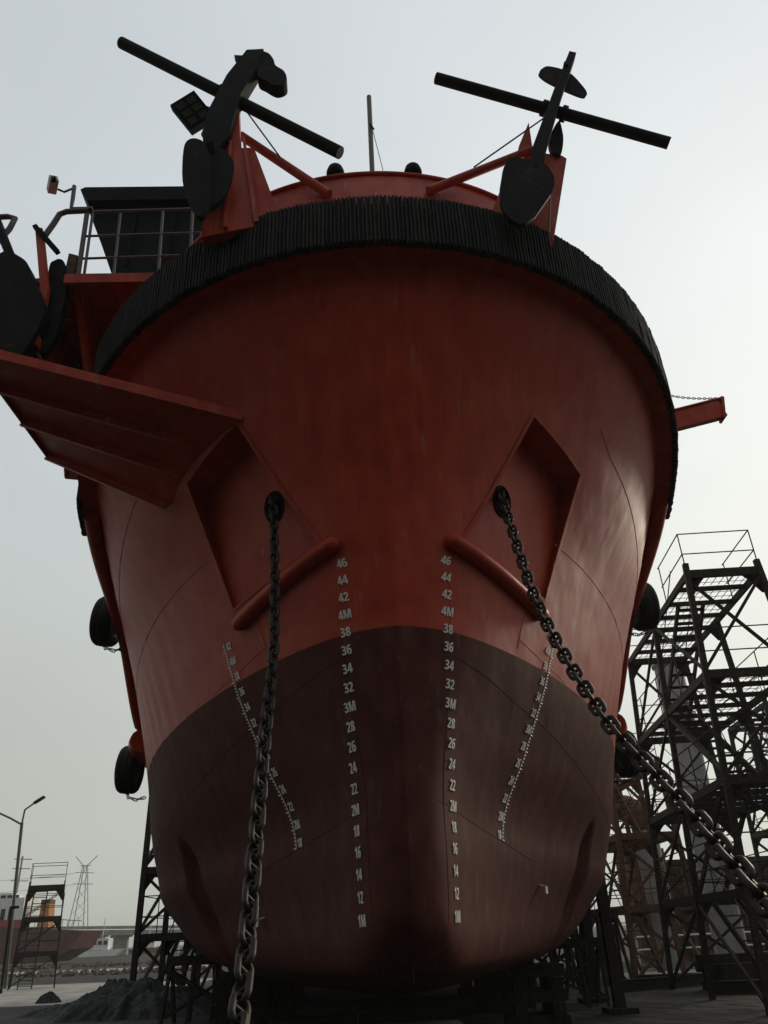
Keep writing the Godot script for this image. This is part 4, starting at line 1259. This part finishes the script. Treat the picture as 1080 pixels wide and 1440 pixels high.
func build_far_ship() -> void:
	var r := thing("moored_ship", Vector3(-52, 0, -105), "dark red ship with white wheelhouse and orange funnel, far left", "ship")
	var z := -105.0
	var mb := MB.new()
	mb.prism([Vector3(-70, 0.3, z), Vector3(-38.0, 0.3, z), Vector3(-35.3, 1.6, z), Vector3(-34.2, 3.45, z), Vector3(-44, 4.2, z), Vector3(-70, 4.4, z)], Vector3(0, 0, -8))
	part("hull", mb, M.far_red, r)
	var m2 := MB.new()
	m2.prism([Vector3(-70, 4.4, z + 0.1), Vector3(-44, 4.2, z + 0.1), Vector3(-40.6, 4.0, z + 0.1), Vector3(-40.6, 4.9, z + 0.1), Vector3(-70, 5.2, z + 0.1)], Vector3(0, 0, -0.15))
	part("bulwark", m2, plain(lin(0.30, 0.05, 0.06), 0.6), r)
	var w := MB.new()
	w.box(Transform3D(Basis.IDENTITY, Vector3(-47.4, 6.0, z - 3)), Vector3(11.0, 2.6, 5))
	var wh := part("wheelhouse", w, M.white, r)
	var w2 := MB.new()
	w2.box(Transform3D(Basis.IDENTITY, Vector3(-48.4, 7.45, z - 3)), Vector3(9.4, 0.9, 4))
	part("upper_deck", w2, M.white, wh)
	for x in [-46.5, -45.6, -44.7, -43.9, -43.1]: bar_part("window", Vector3(x - 0.3, 7.4, z - 0.95), Vector3(x + 0.3, 7.4, z - 0.95), 0.05, 0.5, M.glass, wh)
	for x in [-44.2, -43.3]: bar_part("doorway", Vector3(x - 0.25, 5.5, z - 0.48), Vector3(x + 0.25, 5.5, z - 0.48), 0.05, 1.3, M.glass, wh)
	var fn := MB.new()
	fn.prism([Vector3(-40.5, 4.0, z - 2), Vector3(-39.1, 4.0, z - 2), Vector3(-39.4, 6.7, z - 2), Vector3(-40.3, 6.7, z - 2)], Vector3(0, 0, -2))
	var fu := part("funnel", fn, M.orange, r)
	bar_part("funnel_cap", Vector3(-40.4, 6.85, z - 2.9), Vector3(-39.3, 6.85, z - 2.9), 1.8, 0.45, M.rust, fu)
	var ms := bar_part("mast", Vector3(-44.0, 7.9, z - 3), Vector3(-44.0, 12.2, z - 3), 0.18, 0.18, M.pipe, r)
	for y in [9.4, 10.8, 11.9]: bar_part("spreader", Vector3(-45.0, y, z - 3), Vector3(-42.8, y - 0.1, z - 3), 0.1, 0.1, M.pipe, ms)
	for k in 9: tube_part("rail_post", [Vector3(-40 + k * 0.65, 3.7, z), Vector3(-40 + k * 0.65, 5.0 - 0.06 * k, z)], 0.04, M.pipe, r, 5)
	tube_part("rail", [Vector3(-40, 5.0, z), Vector3(-34.6, 4.5, z)], 0.05, M.pipe, r, 5)

func build_bridge() -> void:
	var r := thing("viaduct", Vector3(-50, 0, -190), "low concrete viaduct on round topped piers along the left horizon", "bridge")
	var a := Vector3(-110, 6.3, -215)
	var b := Vector3(-20, 3.1, -175)
	bar_part("deck", a, b, 5.0, 1.0, M.concrete, r)
	bar_part("parapet", a + Vector3(0.5, 0.9, 2.6), b + Vector3(0.5, 0.9, 2.6), 0.2, 0.6, M.concrete, r)
	for k in 15:
		var p := a.lerp(b, (k + 0.5) / 15.0)
		bar_part("pier", Vector3(p.x, -0.1, p.z), Vector3(p.x, p.y - 0.5, p.z), 1.3, 3.0, M.concrete, r, Vector3.RIGHT)
		bar_part("pier_head", Vector3(p.x - 2.0, p.y - 0.75, p.z), Vector3(p.x + 2.0, p.y - 0.65, p.z), 3.2, 0.5, M.concrete, r)
	# small white work boats laid up on the bank
	var spots := [[-45.5, -150.0, 6.5, "long white work boat laid up before the viaduct, nearest the tower"], [-52.5, -152.0, 5.0, "small white work boat laid up left of the long one"], [-40.0, -160.0, 6.0, "pale work boat on the bank, closest to the big hull"]]
	for s in spots:
		var x: float = s[0]
		var z: float = s[1]
		var L: float = s[2]
		var t := thing("work_boat", Vector3(x, 0, z), s[3], "boat", "work boats laid up on the far bank")
		var mb := MB.new()
		mb.prism([Vector3(x - L * 0.5, 0.3, z), Vector3(x + L * 0.42, 0.3, z), Vector3(x + L * 0.6, 1.3, z), Vector3(x - L * 0.55, 1.1, z)], Vector3(0, 0, -2))
		part("hull", mb, M.rust if s[2] < 6.2 else M.white, t)
		var c := MB.new()
		c.box(Transform3D(Basis.IDENTITY, Vector3(x - L * 0.05, 2.1, z - 1)), Vector3(L * 0.5, 1.7, 1.6))
		var cb := part("cabin", c, M.white, t)
		for k in 3: bar_part("window", Vector3(x - L * 0.2 + k * L * 0.14, 2.3, z - 0.17), Vector3(x - L * 0.1 + k * L * 0.14, 2.3, z - 0.17), 0.05, 0.6, M.glass, cb)
		tube_part("mast", [Vector3(x, 2.9, z - 1), Vector3(x + 0.1, 6.0, z - 1)], 0.07, M.white, t, 6)

func build_right_yard() -> void:
	var c := thing("steel_column", Vector3(13.7, 0, -34), "tall pale grey cylindrical column behind the right staging tower", "column")
	var mb := MB.new()
	mb.lathe(Transform3D(Basis.IDENTITY, Vector3(13.7, 0, -34)), [Vector2(0.9, -0.05), Vector2(0.9, 0.12), Vector2(0.62, 0.13), Vector2(0.62, 11.8), Vector2(0.72, 11.82), Vector2(0.72, 12.0), Vector2(0.0, 12.0)], 32)
	part("shaft", mb, M.pipe, c)
	for y in [3.4, 6.6, 9.6]:
		var m2 := MB.new()
		m2.lathe(Transform3D(Basis.IDENTITY, Vector3(13.7, y, -34)), [Vector2(0.6, -0.06), Vector2(0.66, -0.05), Vector2(0.66, 0.05), Vector2(0.6, 0.06)], 32)
		part("band", m2, M.pipe, c)
	var e := thing("elbow_pipe", Vector3(11.2, 0, -34), "grey upright pipe with a rusty elbow at its top, right of the hull", "pipe")
	tube_part("riser", [Vector3(11.2, -0.05, -34), Vector3(11.2, 5.0, -34)], 0.5, M.pipe, e, 24)
	tube_part("elbow", [Vector3(11.2, 4.95, -34), Vector3(11.15, 5.3, -34), Vector3(10.95, 5.65, -34), Vector3(10.6, 5.85, -34), Vector3(10.2, 5.9, -34), Vector3(8.4, 5.9, -34)], 0.51, M.rust, e, 24)
	# sheds and stacked plant
	var sh := thing("shed", Vector3(17.5, 0, -42), "dark corrugated shed behind the right staging towers", "shed")
	var w := MB.new()
	w.box(Transform3D(Basis.IDENTITY, Vector3(17.6, 2.0, -43)), Vector3(5.4, 4.0, 3.5))
	part("wall", w, M.rust, sh)
	for k in 18: bar_part("wall_rib", Vector3(15.0 + k * 0.3, 0.1, -41.23), Vector3(15.0 + k * 0.3, 3.9, -41.23), 0.08, 0.05, M.steel, sh, Vector3.BACK)
	bar_part("roof", Vector3(14.7, 4.15, -43), Vector3(20.5, 4.15, -43), 4.0, 0.22, M.steel, sh)
	bar_part("door", Vector3(16.6, 0.0, -41.2), Vector3(16.6, 2.1, -41.2), 1.1, 0.06, M.pipe, sh, Vector3.BACK)
	var cn := thing("steel_container", Vector3(14.4, 0, -41), "tall rusty plate container beside the dark shed", "container")
	var cm := MB.new()
	cm.box(Transform3D(Basis.IDENTITY, Vector3(13.4, 2.4, -42)), Vector3(1.9, 4.8, 2.0))
	part("body", cm, M.rust, cn)
	for k in 5: bar_part("stiffener", Vector3(12.4, 0.6 + k * 0.95, -40.97), Vector3(14.4, 0.6 + k * 0.95, -40.97), 0.06, 0.08, M.steel, cn)
	var gr := thing("guard_rail", Vector3(13.5, 0, -39), "white tubular guard rail in front of the shed", "guard rail")
	for y in [0.55, 1.05]: tube_part("rail", [Vector3(11.6, y, -39), Vector3(17.8, y, -39)], 0.04, M.white, gr, 8)
	for k in 5: tube_part("rail_post", [Vector3(11.6 + k * 1.55, 0, -39), Vector3(11.6 + k * 1.55, 1.05, -39)], 0.035, M.white, gr, 8)
	# beams and timbers lying about at the right foot of the hull
	var spots := [[8.0, -22.0, 11.5, -21.0, "long dark beam lying across the right tower foot"], [6.2, -24.0, 9.8, -25.4, "dark beam on the ground behind the right tower foot"], [7.4, -26.0, 12.5, -25.0, "rusty beam lying on the concrete patch"]]
	for s in spots:
		var a := Vector3(s[0], 0.14, s[1])
		var b := Vector3(s[2], 0.16, s[3])
		var t := thing("steel_beam", a - Vector3(0, 0.14, 0), s[4], "beam", "loose steel beams on the ground")
		bar_part("web", a, b, 0.02, 0.24, M.steel, t)
		bar_part("flange", a + Vector3(0, 0.125, 0), b + Vector3(0, 0.125, 0), 0.16, 0.016, M.steel, t)
		bar_part("flange", a - Vector3(0, 0.125, 0), b - Vector3(0, 0.125, 0), 0.16, 0.016, M.steel, t)

# the hall that stands behind the photographer and shuts off the low sky in front of the bow
func build_hall() -> void:
	var r := thing("fabrication_hall", Vector3(0, 0, 14), "tall dark corrugated fabrication hall facing the bow across the slip", "hall")
	var w := MB.new()
	w.box(Transform3D(Basis.IDENTITY, Vector3(0, 9.0, 24)), Vector3(64, 18.0, 20))
	part("wall", w, M.hall, r)
	var ribm := MB.new()
	ribm.box(Transform3D.IDENTITY, Vector3(0.12, 17.6, 0.08))
	var rib := ribm.mesh()
	for k in 127: place("wall_rib", rib, M.hall, r, Transform3D(Basis.IDENTITY, Vector3(-31.5 + k * 0.5, 8.9, 13.96)))
	var rf := MB.new()
	rf.prism([Vector3(-32.5, 18.0, 13.5), Vector3(32.5, 18.0, 13.5), Vector3(32.5, 18.4, 13.5), Vector3(0, 21.0, 13.5), Vector3(-32.5, 18.4, 13.5)], Vector3(0, 0, 21))
	part("roof", rf, M.hall, r)
	for x in [-20.0, 0.0, 20.0]:
		var d := bar_part("sliding_door", Vector3(x, 0.0, 13.88), Vector3(x, 8.0, 13.88), 7.0, 0.1, M.steel, r, Vector3.BACK)
		for e in 6: bar_part("door_rail", Vector3(x - 3.5, 0.7 + e * 1.4, 13.8), Vector3(x + 3.5, 0.7 + e * 1.4, 13.8), 0.08, 0.12, M.steel, d)

# ---------------------------------------------------------------- sky
func sky_image() -> ImageTexture:
	var w := 512
	var h := 256
	var sun := Vector3(0.95, 0.50, -0.85).normalized()
	var fn := FastNoiseLite.new()
	fn.seed = 4
	fn.frequency = 1.1
	fn.fractal_octaves = 4
	var img := Image.create(w, h, false, Image.FORMAT_RGBF)
	for j in h:
		var th := PI * (j + 0.5) / h
		for i in w:
			var ph := TAU * (i + 0.5) / w
			# column 0 looks along -z, a quarter on along +x
			var d := Vector3(sin(th) * sin(ph), cos(th), -sin(th) * cos(ph))
			var el := clampf(d.y, 0.0, 1.0)
			var c := Vector3(0.51, 0.535, 0.485).lerp(Vector3(0.575, 0.62, 0.655), smoothstep(0.0, 0.75, el))
			var k := maxf(0.0, d.dot(sun))
			c *= 0.60 + 0.44 * smoothstep(-1.0, 0.7, d.dot(sun))
			c += Vector3(0.36, 0.335, 0.27) * pow(k, 5.0) + Vector3(0.06, 0.06, 0.055) * pow(k, 2.0)
			c *= 1.0 + 0.05 * fn.get_noise_3dv(d * Vector3(1.6, 3.0, 1.6))
			img.set_pixel(i, j, Color(c.x, c.y, c.z))
	return ImageTexture.create_from_image(img)

func _ready() -> void:
	rng.seed = 20240611
	# camera
	var cam := Camera3D.new()
	cam.name = "camera"
	cam.position = Vector3(-0.42, 1.6, 0.0)
	cam.rotation_order = EULER_ORDER_YXZ
	cam.rotation_degrees = Vector3(28.8, -2.4, -2.6)
	cam.fov = rad_to_deg(2.0 * atan(720.0 / 1080.0))
	cam.near = 0.05
	cam.far = 5000.0
	add_child(cam)
	cam.current = true
	# sky, air and exposure
	var env := Environment.new()
	env.background_mode = Environment.BG_SKY
	var sky := Sky.new()
	var pan := PanoramaSkyMaterial.new()
	pan.panorama = sky_image()
	sky.sky_material = pan
	env.sky = sky
	env.tonemap_mode = Environment.TONE_MAPPER_LINEAR
	env.tonemap_exposure = 1.0
	env.fog_enabled = true
	env.fog_density = 0.0007
	env.fog_light_color = Color(0.80, 0.82, 0.79)
	env.sdfgi_enabled = true
	env.ssao_enabled = true
	env.ssil_enabled = true
	var we := WorldEnvironment.new()
	we.name = "world_environment"
	we.environment = env
	add_child(we)
	# veiled sun, ahead and to the right
	var sun := DirectionalLight3D.new()
	sun.name = "sun"
	sun.light_energy = 0.5
	sun.light_color = Color(1.0, 0.95, 0.86)
	sun.light_angular_distance = 14.0
	sun.shadow_enabled = true
	add_child(sun)
	sun.look_at_from_position(Vector3(0.95, 0.50, -0.85) * 10.0, Vector3.ZERO)
	make_materials()
	make_table()
	build_yard()
	build_ship()
	build_chains()
	build_anchors()
	build_tyres()
	build_flood()
	build_towers()
	build_blocks()
